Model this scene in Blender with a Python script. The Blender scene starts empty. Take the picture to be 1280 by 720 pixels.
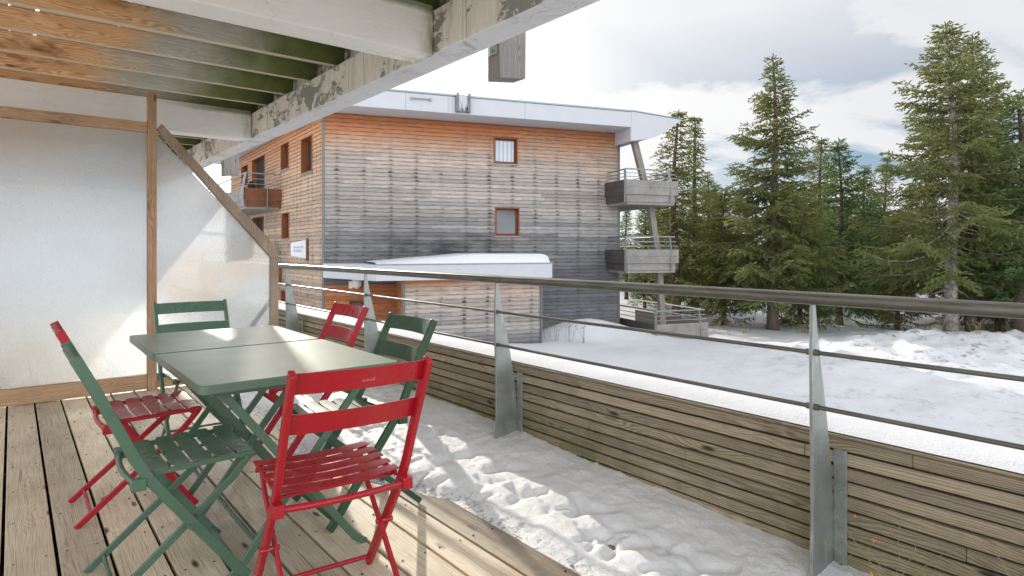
import bpy, math, random
import numpy as np
from mathutils import Vector, Matrix, noise as mnoise
R = math.radians
S = bpy.context.scene
COL = S.collection
random.seed(7)
# ---------------------------------------------------------------- frame of the place
H = 1.2                       # eye height above the deck
TH = math.atan2(625, 775)     # heading of the camera, to the right of the balcony's long axis (+Y)
CT, ST = math.cos(TH), math.sin(TH)
F, CX, HZ = 775.0, 640.0, 312.0

def cw(x, d, z=0.0):
    """right / forward / up measured from the eye point -> world"""
    return Vector((CT * x + ST * d, -ST * x + CT * d, z))

def ray(u, v):
    a = (u - CX) / F
    w = cw(a, 1.0)
    return Vector((w.x, w.y, (HZ - v) / F))

def on_line(u, v, P, T):
    """where the sight line u,v meets the vertical plane through P along T: (distance along T, world z)"""
    r = ray(u, v)
    # P + s T = t r
    det = T[0] * (-r.y) + r.x * T[1]
    s = (-P[0] * (-r.y) - r.x * P[1]) / det
    t = (P[0] + s * T[0]) / r.x if abs(r.x) > abs(r.y) else (P[1] + s * T[1]) / r.y
    return s, H + t * r.z

# ---------------------------------------------------------------- mesh builder
class MB:
    def __init__(s): s.v = []; s.f = []
    def add(s, vs, fs):
        o = len(s.v); s.v += [tuple(p) for p in vs]; s.f += [tuple(i + o for i in f) for f in fs]
    def box(s, x0, x1, y0, y1, z0, z1):
        s.add([(x0,y0,z0),(x1,y0,z0),(x1,y1,z0),(x0,y1,z0),(x0,y0,z1),(x1,y0,z1),(x1,y1,z1),(x0,y1,z1)],
              [(0,3,2,1),(4,5,6,7),(0,1,5,4),(1,2,6,5),(2,3,7,6),(3,0,4,7)])
    def prism(s, poly, axis, a0, a1):
        """poly: 2-D points; axis the extruded one ('x': (y,z), 'y': (x,z), 'z': (x,y))"""
        def P(p, a):
            return {'x': (a, p[0], p[1]), 'y': (p[0], a, p[1]), 'z': (p[0], p[1], a)}[axis]
        n = len(poly)
        s.add([P(p, a0) for p in poly] + [P(p, a1) for p in poly],
              [tuple(range(n))[::-1], tuple(range(n, 2 * n))] + [(i, (i + 1) % n, n + (i + 1) % n, n + i) for i in range(n)])
    def tube(s, pts, r, n=10, caps=True):
        pts = [Vector(p) for p in pts]
        rs = r if isinstance(r, (list, tuple)) else [r] * len(pts)
        rings = []; up = None
        for i, p in enumerate(pts):
            t = (pts[min(i + 1, len(pts) - 1)] - pts[max(i - 1, 0)]).normalized()
            if up is None: up = Vector((0, 0, 1)) if abs(t.z) < .9 else Vector((1, 0, 0))
            a = t.cross(up).normalized(); b = a.cross(t).normalized(); up = b
            rings.append([p + (a * math.cos(k * 2 * math.pi / n) + b * math.sin(k * 2 * math.pi / n)) * rs[i] for k in range(n)])
        vs = [q for rg in rings for q in rg]; fs = []
        for i in range(len(pts) - 1):
            for k in range(n):
                fs.append((i*n + k, i*n + (k+1) % n, (i+1)*n + (k+1) % n, (i+1)*n + k))
        if caps: fs += [tuple(range(n))[::-1], tuple(range(len(vs) - n, len(vs)))]
        s.add(vs, fs)
    def bar(s, pts, w, h, side=None):
        """rectangular section along a polyline; w is measured along `side`, h across it"""
        pts = [Vector(p) for p in pts]; side = Vector(side or (1, 0, 0)).normalized()
        vs = []; fs = []; m = len(pts)
        for i, p in enumerate(pts):
            t = (pts[min(i + 1, m - 1)] - pts[max(i - 1, 0)]).normalized()
            a = (side - t * side.dot(t)).normalized(); b = t.cross(a).normalized()
            k = 1.0
            if 0 < i < m - 1:
                t1 = (pts[i] - pts[i-1]).normalized(); k = 1 / max(.6, t.dot(t1))
            for sa, sb in ((-1,-1),(1,-1),(1,1),(-1,1)):
                vs.append(p + a * sa * w / 2 + b * sb * h / 2 * k)
        for i in range(m - 1):
            for k in range(4):
                fs.append((i*4 + k, i*4 + (k+1) % 4, (i+1)*4 + (k+1) % 4, (i+1)*4 + k))
        fs += [(3,2,1,0), tuple(range(4*m - 4, 4*m))]
        s.add(vs, fs)
    def build(s, name, mat, parent=None, loc=(0,0,0), rz=0.0, bevel=0, smooth=False, seg=2):
        me = bpy.data.meshes.new(name); me.from_pydata(s.v, [], s.f); me.validate(); me.update()
        import bmesh
        bm = bmesh.new(); bm.from_mesh(me); bmesh.ops.recalc_face_normals(bm, faces=bm.faces); bm.to_mesh(me); bm.free()
        return link(name, me, mat, parent, loc, rz, bevel, smooth, seg)

def link(name, me, mat, parent=None, loc=(0,0,0), rz=0.0, bevel=0, smooth=False, seg=2):
    o = bpy.data.objects.new(name, me); COL.objects.link(o)
    if mat: me.materials.append(mat)
    o.location = loc; o.rotation_euler.z = rz
    if parent: o.parent = parent
    if smooth:
        me.polygons.foreach_set('use_smooth', [True] * len(me.polygons))
        if smooth != 'all': 
            me.set_sharp_from_angle(angle=R(40))
    if bevel:
        m = o.modifiers.new('bevel', 'BEVEL'); m.width = bevel; m.segments = seg; m.limit_method = 'ANGLE'; m.angle_limit = R(35)
        m.harden_normals = False
    return o

def empty(name, loc=(0,0,0), rz=0.0):
    o = bpy.data.objects.new(name, None); COL.objects.link(o); o.location = loc; o.rotation_euler.z = rz
    o.empty_display_size = .2
    return o
def tag(o, label=None, cat=None, group=None, kind=None):
    if label: o['label'] = label
    if cat: o['category'] = cat
    if group: o['group'] = group
    if kind: o['kind'] = kind
    return o
def kids(o): return [c for c in bpy.data.objects if c.parent == o]
def copy_tree(o, parent=None):
    ch = kids(o)
    c = o.copy(); COL.objects.link(c); c.parent = parent
    for k in ch: copy_tree(k, c)
    return c

# ---------------------------------------------------------------- material kit
class NT:
    def __init__(s, name):
        s.m = bpy.data.materials.new(name); s.m.use_nodes = True; s.t = s.m.node_tree; s.t.nodes.clear()
        s.out = s.t.nodes.new('ShaderNodeOutputMaterial')
    def n(s, typ, **kw):
        o = s.t.nodes.new(typ)
        for k, v in kw.items(): setattr(o, k, v)
        return o
    def put(s, sock, v):
        if isinstance(v, bpy.types.NodeSocket): s.t.links.new(v, sock)
        else:
            if hasattr(sock, 'default_value'):
                if sock.type == 'RGBA' and len(v) == 3: v = (*v, 1)
                sock.default_value = v
    def co(s, w='Object'): return s.n('ShaderNodeTexCoord').outputs[w]
    def pos(s): return s.n('ShaderNodeNewGeometry').outputs['Position']
    def nrm(s): return s.n('ShaderNodeNewGeometry').outputs['Normal']
    def sep(s, v):
        o = s.n('ShaderNodeSeparateXYZ'); s.put(o.inputs[0], v); return o.outputs
    def comb(s, x=0., y=0., z=0.):
        o = s.n('ShaderNodeCombineXYZ')
        for i, k in enumerate((x, y, z)): s.put(o.inputs[i], k)
        return o.outputs[0]
    def map(s, v, scale=(1,1,1), loc=(0,0,0)):
        o = s.n('ShaderNodeMapping'); s.put(o.inputs[0], v); o.inputs['Scale'].default_value = scale; o.inputs['Location'].default_value = loc
        return o.outputs[0]
    def noise(s, v, sc=1., det=4., ro=.55, dist=0., out=0):
        o = s.n('ShaderNodeTexNoise'); s.put(o.inputs['Vector'], v); o.inputs['Scale'].default_value = sc
        o.inputs['Detail'].default_value = det; o.inputs['Roughness'].default_value = ro; o.inputs['Distortion'].default_value = dist
        return o.outputs[out]
    def vor(s, v, sc=1., feat='F1', rnd=1., dim='3D'):
        o = s.n('ShaderNodeTexVoronoi', feature=feat, voronoi_dimensions=dim); s.put(o.inputs['Vector'], v); o.inputs['Scale'].default_value = sc
        o.inputs['Randomness'].default_value = rnd
        return o.outputs[0]
    def white(s, v):
        o = s.n('ShaderNodeTexWhiteNoise', noise_dimensions='1D'); s.put(o.inputs['W'], v); return o.outputs[0]
    def m_(s, op, a, b=0., c=0., clamp=False):
        o = s.n('ShaderNodeMath', operation=op, use_clamp=clamp)
        s.put(o.inputs[0], a); s.put(o.inputs[1], b); s.put(o.inputs[2], c); return o.outputs[0]
    def rng(s, v, a, b, c=0., d=1., smooth=False):
        o = s.n('ShaderNodeMapRange', clamp=True)
        if smooth: o.interpolation_type = 'SMOOTHSTEP'
        for i, k in enumerate((v, a, b, c, d)): s.put(o.inputs[i], k)
        return o.outputs[0]
    def mix(s, f, a, b, mode='MIX'):
        o = s.n('ShaderNodeMix', data_type='RGBA', blend_type=mode); s.put(o.inputs[0], f); s.put(o.inputs[6], a); s.put(o.inputs[7], b)
        return o.outputs[2]
    def ramp(s, f, stops):
        o = s.n('ShaderNodeValToRGB'); s.put(o.inputs[0], f); e = o.color_ramp.elements
        while len(e) < len(stops): e.new(.5)
        for k, (p, c) in zip(e, stops): k.position = p; k.color = (*c, 1) if len(c) == 3 else c
        return o.outputs[0]
    def bump(s, h, st=.3, d=.01, nrm=None):
        o = s.n('ShaderNodeBump'); s.put(o.inputs['Height'], h); o.inputs['Strength'].default_value = st; o.inputs['Distance'].default_value = d
        if nrm is not None: s.put(o.inputs['Normal'], nrm)
        return o.outputs[0]
    def pr(s, col, rough=.6, metal=0., nrm=None, spec=.5, sss=0, coat=0, **kw):
        o = s.n('ShaderNodeBsdfPrincipled'); s.put(o.inputs['Base Color'], col); s.put(o.inputs['Roughness'], rough)
        s.put(o.inputs['Metallic'], metal); s.put(o.inputs['Specular IOR Level'], spec)
        if coat: o.inputs['Coat Weight'].default_value = coat
        if nrm is not None: s.put(o.inputs['Normal'], nrm)
        for k, v in kw.items(): s.put(o.inputs[k.replace('_', ' ')], v)
        return o.outputs[0]
    def end(s, sh):
        s.t.links.new(sh, s.out.inputs[0]); return s.m

def sw(M, c, axis):
    """reorder coordinates so the grain runs along the first one"""
    o = M.sep(c)
    k = {'x': (0, 1, 2), 'y': (1, 0, 2), 'z': (2, 0, 1)}[axis]
    return [o[i] for i in k]

def wood_core(M, c, axis, cols, board=None, knots=.5, warp=1.0, seed=0.0, ring=.28):
    """weathered softwood. cols: light, mid, dark. board: (index of the across coordinate, pitch, offset)"""
    g, a, b = sw(M, c, axis)
    rnd = 0.0
    if board:
        ac = (a, b)[board[0]]
        cell = M.m_('FLOOR', M.m_('DIVIDE', M.m_('SUBTRACT', ac, board[2]), board[1]))
        rnd = M.white(M.m_('ADD', cell, seed + 3.7))
        g = M.m_('ADD', g, M.m_('MULTIPLY', rnd, 17.0))
        a = M.m_('ADD', a, M.m_('MULTIPLY', rnd, .37))
    v = M.comb(M.m_('MULTIPLY', g, 1.0), a, b)
    broad = M.noise(M.map(v, (1.1, 9, 9)), 1.0, 3, .6)
    # knots bend the rings around them
    kd = M.vor(M.comb(M.m_('MULTIPLY', g, 2.0), M.m_('MULTIPLY', M.m_('ADD', a, b), 6.5), 0.), 1.0, dim='2D')
    kn = M.rng(kd, .03, .10, 1.0, 0.0, True)
    kn2 = M.rng(kd, .0, .45, 1.0, 0.0, True)
    across = M.m_('ADD', M.m_('ADD', a, b), M.m_('MULTIPLY', M.m_('ADD', M.m_('MULTIPLY', broad, .10 * warp), M.m_('MULTIPLY', kn2, .03)), 1.0))
    rings = M.m_('MULTIPLY_ADD', M.m_('SINE', M.m_('MULTIPLY', across, 620.0)), .5, .5)
    fine = M.noise(M.map(v, (4, 160, 160)), 1.0, 5, .65)
    f = M.m_('ADD', M.m_('MULTIPLY', rings, ring), M.m_('MULTIPLY', fine, 1 - ring))
    col = M.ramp(f, [(.28, cols[2]), (.5, cols[1]), (.72, cols[0])])
    col = M.mix(M.rng(broad, .3, .7, 0, .45), col, cols[0])
    if board:
        col = M.mix(.75, col, M.mix(rnd, (.62,.62,.62), (1.3,1.28,1.22)), 'MULTIPLY')
    if knots:
        sel = M.rng(M.noise(M.map(v, (.9, 3, 3), (5, 2, 1)), 1.0, 1, .5), .50, .58)
        col = M.mix(M.m_('MULTIPLY', M.m_('MULTIPLY', kn, sel), knots), col, (cols[2][0]*.25, cols[2][1]*.22, cols[2][2]*.2))
    h = M.m_('ADD', M.m_('MULTIPLY', fine, .8), M.m_('MULTIPLY', rings, .2))
    return col, h, rnd, v

MAT = {}
def deck_wood():
    M = NT('deck_wood'); c = M.pos()
    col, h, rnd, v = wood_core(M, c, 'y', ((.82,.73,.59), (.69,.59,.45), (.33,.25,.17)), (0, .167, -.036), 1., .8, 0., .13)
    st = M.noise(c, 1.6, 5, .65)
    col = M.mix(M.rng(st, .42, .7, 0., .55), col, M.mix(1., col, (.62,.58,.52), 'MULTIPLY'))
    chk = M.rng(M.noise(M.map(v, (1.2, 55, 55), (3, 0, 0)), 1.0, 3, .6), .66, .69)
    col = M.mix(M.m_('MULTIPLY', chk, .6), col, (.14,.10,.07))
    # damp margin along the snow
    x = M.sep(c)[0]
    wet = M.m_('MULTIPLY', M.rng(M.m_('ADD', x, M.m_('MULTIPLY', st, .35)), 1.55, 1.8), 1.0)
    col = M.mix(wet, col, M.mix(1., col, (.30,.27,.25), 'MULTIPLY'))
    ro = M.m_('SUBTRACT', M.rng(st, .3, .7, .5, .72), M.m_('MULTIPLY', wet, .3))
    return M.end(M.pr(col, ro, 0, M.bump(h, .5, .004), .35))
def parapet_wood():
    M = NT('parapet_wood'); c = M.pos()
    col, h, rnd, v = wood_core(M, c, 'y', ((.43,.365,.275), (.305,.255,.18), (.115,.095,.062)), (1, .0515, 0.0), .9, .8, 9.)
    z = M.sep(c)[2]
    st = M.noise(c, 2.3, 5, .7)
    green = M.m_('MULTIPLY', M.rng(z, .40, .05, 0., 1.), M.rng(st, .36, .60, 0., .85))
    col = M.mix(green, col, M.mix(1., col, (.42,.50,.25), 'MULTIPLY'))
    col = M.mix(M.rng(M.noise(c, 6, 5, .7), .5, .7, 0, .5), col, M.mix(1., col, (.55,.52,.5), 'MULTIPLY'))
    lip = M.m_('FRACT', M.m_('DIVIDE', z, .0515))
    col = M.mix(M.rng(lip, .22, .05, 0, .6), col, (.05,.045,.03))
    # faint milled ribs
    rib = M.m_('SINE', M.m_('MULTIPLY', z, 620.0))
    hh = M.m_('ADD', h, M.m_('MULTIPLY', rib, .22))
    return M.end(M.pr(col, .75, 0, M.bump(hh, .55, .003), .25))
def timber(name, axis, cols, knots=.8, stain=.5, rough=.65):
    M = NT(name); c = M.pos()
    col, h, rnd, v = wood_core(M, c, axis, cols, None, knots, 1.0)
    st = M.noise(M.map(c, (1.4,1.4,1.4)), 1.3, 5, .65)
    col = M.mix(M.rng(st, .4, .68, 0., stain), col, M.mix(1., col, (.45,.42,.40), 'MULTIPLY'))
    return M.end(M.pr(col, rough, 0, M.bump(h, .4, .003), .3))
def joist_wood():
    M = NT('joist_wood'); c = M.pos(); x, y, z = M.sep(c)
    ora = ((.90,.62,.36), (.78,.46,.22), (.46,.22,.09))
    col, h, rnd, v = wood_core(M, M.comb(x, M.m_('MULTIPLY', y, 1.0), z), 'x', ora, None, 1.0, 1.6, 0., .4)
    st = M.noise(c, 2.6, 5, .68)
    burn = M.rng(M.noise(M.map(c, (2.2, 7, 7)), 1.3, 4, .6), .55, .72, 0., .85)
    col = M.mix(burn, col, (.22,.085,.03))
    gcol = M.ramp(h, [(.3, (.38,.37,.33)), (.7, (.68,.66,.60))])
    xx = M.m_('ADD', x, M.m_('MULTIPLY', M.m_('SUBTRACT', st, .5), .9))
    col = M.mix(M.rng(xx, .5, .85), col, gcol)
    gr = M.mix(M.noise(c, 9, 4), (.085,.125,.035), (.25,.29,.11))
    col = M.mix(M.rng(xx, 1.0, 1.5), col, gr)
    col = M.mix(M.rng(xx, 1.55, 2.05, 0., .7), col, (.03,.045,.012))
    # downward faces are mixed paler
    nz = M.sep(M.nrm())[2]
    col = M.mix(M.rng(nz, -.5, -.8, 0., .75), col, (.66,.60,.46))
    return M.end(M.pr(col, .7, 0, M.bump(h, .4, .003), .3))
def beam_paint():
    M = NT('beam_paint'); c = M.pos(); x, y, z = M.sep(c)
    n1 = M.noise(c, 3.0, 6, .62); n2 = M.noise(M.map(c, (3, 3, 40)), 1.0, 4, .6)
    col = M.mix(M.rng(n1, .35, .7), (.93,.92,.90), (.90,.87,.83))
    col = M.mix(M.rng(n2, .55, .8, 0, .35), col, (.62,.56,.48))
    edge = M.m_('MULTIPLY', M.rng(M.m_('ADD', x, M.m_('MULTIPLY', n1, .25)), 1.86, 2.0), M.rng(M.noise(M.map(c, (9,9,2.5)), 1.5, 5, .7), .38, .6))
    col = M.mix(M.m_('MULTIPLY', edge, .85), col, M.mix(M.noise(c, 14, 3), (.12,.14,.03), (.34,.24,.08)))
    up = M.m_('MULTIPLY', M.rng(M.m_('ADD', z, M.m_('MULTIPLY', n1, .06)), 2.545, 2.575), M.rng(x, 1.0, 1.6))
    col = M.mix(M.m_('MULTIPLY', up, .8), col, (.12,.15,.04))
    crack = M.rng(M.vor(M.map(c, (6, 6, 26)), 1.0, 'DISTANCE_TO_EDGE'), .0, .02, 1, 0)
    col = M.mix(M.m_('MULTIPLY', crack, M.rng(n1, .5, .62, 0, .5)), col, (.40,.34,.27))
    return M.end(M.pr(col, .6, 0, M.bump(M.m_('ADD', n1, n2), .35, .006), .3))
def peeling_paint():
    M = NT('peeling_paint'); c = M.pos(); x, y, z = M.sep(c)
    w = M.noise(M.map(c, (1, .75, 1.5)), 5.0, 9, .74, .9)
    big = M.noise(c, 1.3, 2, .5)
    pw = M.m_('ADD', w, M.m_('MULTIPLY', M.m_('SUBTRACT', big, .5), .6))
    peel = M.rng(pw, .52, .528)
    rim = M.m_('MULTIPLY', M.rng(pw, .49, .52), M.m_('SUBTRACT', 1., peel))
    vcr = M.rng(M.vor(M.map(c, (1, 3.2, .5)), 1.0, 'DISTANCE_TO_EDGE'), .0, .018, 1, 0)
    n2 = M.noise(c, 16, 5, .6)
    paint = M.mix(n2, (.84,.80,.73), (.70,.65,.56))
    bare = M.mix(n2, (.34,.335,.31), (.22,.215,.20))
    paint = M.mix(M.m_('MULTIPLY', rim, .5), paint, (.80,.76,.68))
    paint = M.mix(M.m_('MULTIPLY', vcr, .7), paint, (.20,.18,.15))
    paint = M.mix(M.rng(M.noise(M.map(c, (6, 9, 1.6)), 1.0, 5, .7), .5, .75, 0, .5), paint, (.36,.31,.24))
    side = M.mix(peel, paint, bare)
    dist = M.m_('ABSOLUTE', M.m_('SUBTRACT', M.m_('FRACT', M.m_('DIVIDE', M.m_('SUBTRACT', y, 4.84), 3.43)), .5))   # near the cross beams
    near = M.rng(dist, .10, .01)
    drip = M.rng(M.noise(M.map(c, (5, 14, 2.2)), 1.0, 5, .7), .42, .62)
    side = M.mix(M.m_('MULTIPLY', drip, M.m_('ADD', M.m_('MULTIPLY', near, .8), .12)), side, M.mix(n2, (.10,.14,.02), (.22,.22,.07)))
    nz = M.sep(M.nrm())[2]
    under = M.mix(M.rng(w, .56, .60, 0., .45), M.mix(n2, (.80,.81,.83), (.66,.67,.69)), (.30,.30,.30))
    col = M.mix(M.rng(nz, -.4, -.7), side, under)
    hb = M.m_('ADD', M.m_('MULTIPLY', peel, -1.0), M.m_('MULTIPLY', n2, .25))
    return M.end(M.pr(col, .65, 0, M.bump(hb, .7, .006), .3))
def galv(name='galvanised', base=(.31,.34,.325), rough=.45):
    M = NT(name); c = M.pos()
    n1 = M.vor(M.map(c, (1,1,1)), 55.0); n2 = M.noise(c, 7, 5, .65); n3 = M.noise(M.map(c, (30,30,4)), 1.0, 3)
    col = M.mix(M.rng(n2, .3, .7), tuple(k*.72 for k in base), tuple(min(1, k*1.2) for k in base))
    col = M.mix(M.m_('MULTIPLY', n1, .12), col, (.60,.63,.63))
    col = M.mix(M.rng(n3, .62, .72, 0, .4), col, (.72,.74,.73))
    return M.end(M.pr(col, M.rng(n2, .3, .7, rough - .08, rough + .15), .55, M.bump(n2, .12, .003), .5))
def rail_steel():
    M = NT('rail_steel'); c = M.pos()
    n1 = M.noise(M.map(c, (40, 5, 40)), 1.0, 5, .7); n2 = M.noise(c, 60, 3)
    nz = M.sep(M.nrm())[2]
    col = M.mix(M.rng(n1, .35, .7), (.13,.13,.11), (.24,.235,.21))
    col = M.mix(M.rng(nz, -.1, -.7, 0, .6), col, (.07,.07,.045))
    return M.end(M.pr(col, M.rng(n1, .3, .7, .3, .5), .7, M.bump(n2, .08, .001), .5))
def paint(name, col, rough=.38, dark=.6):
    M = NT(name); c = M.co()
    n1 = M.noise(c, 6, 4, .6); n2 = M.noise(c, 90, 2)
    cc = M.mix(M.rng(n1, .35, .7, 0, .5), col, tuple(k*dark for k in col))
    dust = M.m_('MULTIPLY', M.rng(M.noise(c, 24, 5, .7), .52, .75, 0, .16), M.rng(M.sep(M.nrm())[2], .2, .9))
    cc = M.mix(dust, cc, (.6,.6,.58))
    chip = M.rng(M.noise(c, 70, 6, .8), .665, .68)
    scr = M.rng(M.noise(M.map(c, (14, 240, 120)), 1.0, 3, .6), .68, .71, 0, .4)
    cc = M.mix(M.rng(M.noise(c, 13, 5, .7), .55, .75, 0, .35), cc, tuple(k*.45 for k in col))
    cc = M.mix(M.m_('MAXIMUM', M.m_('MULTIPLY', chip, .8), M.m_('MULTIPLY', scr, .5)), cc, (.30,.28,.25))
    return M.end(M.pr(cc, M.rng(n1, .3, .7, rough - .06, rough + .16), 0, M.bump(M.m_('SUBTRACT', n2, chip), .08, .001), .5))
def table_paint():
    M = NT('table_paint'); c = M.pos()
    n1 = M.noise(c, 2.2, 2, .5); n2 = M.noise(c, 9, 3, .55)
    col = M.mix(M.rng(n1, .35, .65), (.19,.27,.20), (.23,.32,.245))
    film_sheen = M.m_('MULTIPLY', M.rng(n1, .42, .70), M.rng(n2, .30, .70, .55, 1.))  # pale haze on the top: residue plus sheen painted into the colour
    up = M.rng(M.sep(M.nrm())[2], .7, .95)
    col = M.mix(M.m_('MULTIPLY', M.m_('MULTIPLY', film_sheen, up), .16), col, (.55,.60,.55))
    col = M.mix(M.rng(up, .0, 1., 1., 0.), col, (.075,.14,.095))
    return M.end(M.pr(col, .27, 0, None, .9))
def snow(name, scale=1.0, rough=.85, dirt=0.0):
    M = NT(name); c = M.pos()
    a = M.noise(c, 9*scale, 6, .65); b = M.noise(c, 90*scale, 3, .6)
    col = M.mix(a, (.72,.74,.79), (.82,.83,.855))
    if dirt:
        x, y, z = M.sep(c)
        at = M.n('ShaderNodeAttribute', attribute_name='rough').outputs['Fac']
        d = M.m_('MULTIPLY', M.rng(M.noise(c, 2.6, 7, .75), .54, .64), at)
        col = M.mix(M.m_('MULTIPLY', d, .75), col, (.16,.115,.07))
    sh = M.pr(col, rough, 0, M.bump(M.m_('ADD', M.m_('MULTIPLY', a, .6), M.m_('MULTIPLY', b, .4)), .5, .02/scale), .3)
    return M.end(sh)
def deck_snow_mat():
    M = NT('deck_snow'); c = M.pos()
    a = M.noise(c, 22, 7, .68); b = M.vor(c, 160); n3 = M.noise(c, 5, 4)
    at = M.n('ShaderNodeAttribute', attribute_name='thin').outputs['Fac']
    col = M.mix(a, (.84,.86,.88), (.93,.94,.95))
    dirt = M.m_('MULTIPLY', M.rng(M.noise(c, 38, 5, .75), .50, .60), at)
    col = M.mix(M.m_('MULTIPLY', dirt, .85), col, (.10,.085,.065))
    return M.end(M.pr(col, .55, 0, M.bump(M.m_('ADD', M.m_('MULTIPLY', M.noise(c, 60, 6, .75), 1.), M.m_('MULTIPLY', M.noise(c, 320, 3, .7), .35)), .8, .010), .4, Subsurface_Weight=0.0))
def frosted():
    M = NT('frosted_glass'); c = M.pos(); x, y, z = M.sep(c)
    pat = M.noise(M.map(c, (1, 1, .8)), 55, 3, .6); fine = M.noise(c, 240, 2, .6)
    bmp = M.bump(M.m_('ADD', pat, M.m_('MULTIPLY', fine, .3)), .9, .02)
    blot = M.noise(M.map(c, (1,1,1)), 1.3, 3, .5)
    warm = M.mix(M.rng(blot, .45, .62, 0, .85), (.72,.77,.82), (.74,.60,.47))
    grad = M.noise(M.map(c, (1, 1, 1), (4.2, 0, 1.7)), .75, 3, .5)
    warm = M.mix(M.rng(grad, .36, .62, .75, 0.), warm, M.mix(1., warm, (.50,.50,.51), 'MULTIPLY'))  # soft grey gradients painted into the colour for the blurred background
    speck = M.rng(M.noise(c, 70, 5, .8), .50, .64, 0, .9)
    low = M.rng(z, 1.6, .3, .35, 1.)
    tr = M.n('ShaderNodeBsdfTranslucent'); M.put(tr.inputs[0], M.mix(M.m_('MULTIPLY', speck, low), warm, (.5,.48,.44))); M.put(tr.inputs['Normal'], bmp)
    rf = M.n('ShaderNodeBsdfRefraction'); rf.inputs['IOR'].default_value = 1.12; rf.inputs['Roughness'].default_value = .34; M.put(rf.inputs['Normal'], bmp)
    rf.inputs[0].default_value = (.88,.94,1,1)
    tp = M.n('ShaderNodeBsdfTransparent')
    gl = M.n('ShaderNodeBsdfGlossy'); gl.inputs['Roughness'].default_value = .25; M.put(gl.inputs['Normal'], bmp)
    df = M.n('ShaderNodeBsdfDiffuse'); df.inputs[0].default_value = (.85,.84,.82,1)
    def mx(f, a, b):
        o = M.n('ShaderNodeMixShader'); M.put(o.inputs[0], f); M.put(o.inputs[1], a); M.put(o.inputs[2], b); return o.outputs[0]
    s = mx(.58, tr.outputs[0], rf.outputs[0])
    s = mx(.05, s, df.outputs[0])
    s = mx(.21, s, tp.outputs[0])
    s = mx(.06, s, gl.outputs[0])
    return M.end(s)
def cladding(name, z_hi, z_lo, side=False, pitch=.14, ticks=.92):
    """horizontal larch cladding: local x along the wall, z up; orange under the eaves, silver grey below"""
    M = NT(name); c = M.co(); x, y, z = M.sep(c)
    row = M.m_('FLOOR', M.m_('DIVIDE', z, pitch)); rr = M.white(row); rr2 = M.white(M.m_('ADD', row, 51.3))
    seg = M.m_('FLOOR', M.m_('DIVIDE', M.m_('ADD', x, M.m_('MULTIPLY', rr, 37.0)), 4.3))
    rs = M.white(M.m_('ADD', M.m_('MULTIPLY', seg, 7.31), M.m_('MULTIPLY', row, 3.17)))
    grain = M.noise(M.comb(M.m_('MULTIPLY', x, 2.2), 0., M.m_('MULTIPLY', z, 60.)), 1.0, 5, .65)
    big = M.noise(M.comb(M.m_('MULTIPLY', x, .35), 3., M.m_('MULTIPLY', z, .6)), 1.0, 4, .6)
    cloud = M.noise(M.comb(M.m_('MULTIPLY', x, 1.6), 9., M.m_('MULTIPLY', z, 3.0)), 1.0, 5, .7)
    zz = M.m_('ADD', z, M.m_('ADD', M.m_('MULTIPLY', M.m_('SUBTRACT', big, .5), 1.1), M.m_('MULTIPLY', M.m_('SUBTRACT', rs, .5), .45)))
    t = M.rng(zz, z_hi, z_lo)
    if side:
        stops = [(0., (.60,.26,.12)), (.16, (.60,.33,.19)), (.34, (.60,.44,.32)), (.7, (.54,.43,.34)), (1., (.40,.28,.20))]
    else:
        stops = [(0., (.46,.17,.07)), (.06, (.50,.23,.115)), (.11, (.50,.34,.25)), (.17, (.47,.40,.35)), (.38, (.38,.355,.335)), (.52, (.24,.24,.245)), (.66, (.145,.15,.16)), (1., (.20,.205,.22))]
    col = M.ramp(t, stops)
    col = M.mix(.9, col, M.mix(M.rng(grain, .3, .7), (.5,.48,.46), (1.4,1.4,1.4)), 'MULTIPLY')
    col = M.mix(.8, col, M.mix(rs, (.74,.73,.72), (1.2,1.2,1.2)), 'MULTIPLY')
    # black streaks at the nail lines
    xw = M.m_('ADD', x, M.m_('MULTIPLY', M.m_('SUBTRACT', M.white(M.m_('ADD', row, 9.1)), .5), .05))
    fx = M.m_('ABSOLUTE', M.m_('SUBTRACT', M.m_('FRACT', M.m_('DIVIDE', xw, ticks)), .5))
    lz = M.m_('FRACT', M.m_('DIVIDE', z, pitch))
    tick = M.m_('MULTIPLY', M.m_('POWER', M.rng(fx, .22, .0, 0., 1.), 2.5), M.rng(lz, .0, .8, 1.6, .12))
    amt = M.ramp(t, [(0., (.12,)*3), (.12, (.3,)*3), (.25, (1.,)*3), (.6, (.7,)*3), (.9, (.4,)*3)])
    colr = M.white(M.m_('FLOOR', M.m_('DIVIDE', M.m_('ADD', x, ticks*.0), ticks)))
    tick = M.m_('MULTIPLY', M.m_('MULTIPLY', tick, amt), M.m_('MULTIPLY', M.rng(cloud, .32, .58, .15, 1.4), M.m_('ADD', M.m_('MULTIPLY', colr, .7), M.m_('MULTIPLY', rr2, .8))))
    col = M.mix(M.m_('MULTIPLY', tick, .95, clamp=True), col, (.07,.06,.055))
    gl = M.m_('MULTIPLY', M.rng(cloud, .52, .72, 0., .55), M.rng(t, .3, .7))
    col = M.mix(gl, col, (.07,.075,.085))
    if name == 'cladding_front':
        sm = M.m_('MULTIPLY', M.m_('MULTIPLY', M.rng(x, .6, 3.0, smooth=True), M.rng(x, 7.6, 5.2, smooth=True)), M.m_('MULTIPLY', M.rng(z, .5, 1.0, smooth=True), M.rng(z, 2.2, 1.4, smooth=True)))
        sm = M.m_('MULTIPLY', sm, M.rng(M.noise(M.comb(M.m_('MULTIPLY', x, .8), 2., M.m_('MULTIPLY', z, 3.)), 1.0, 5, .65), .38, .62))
        col = M.mix(M.m_('MULTIPLY', sm, .85), col, (.035,.037,.042))
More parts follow.
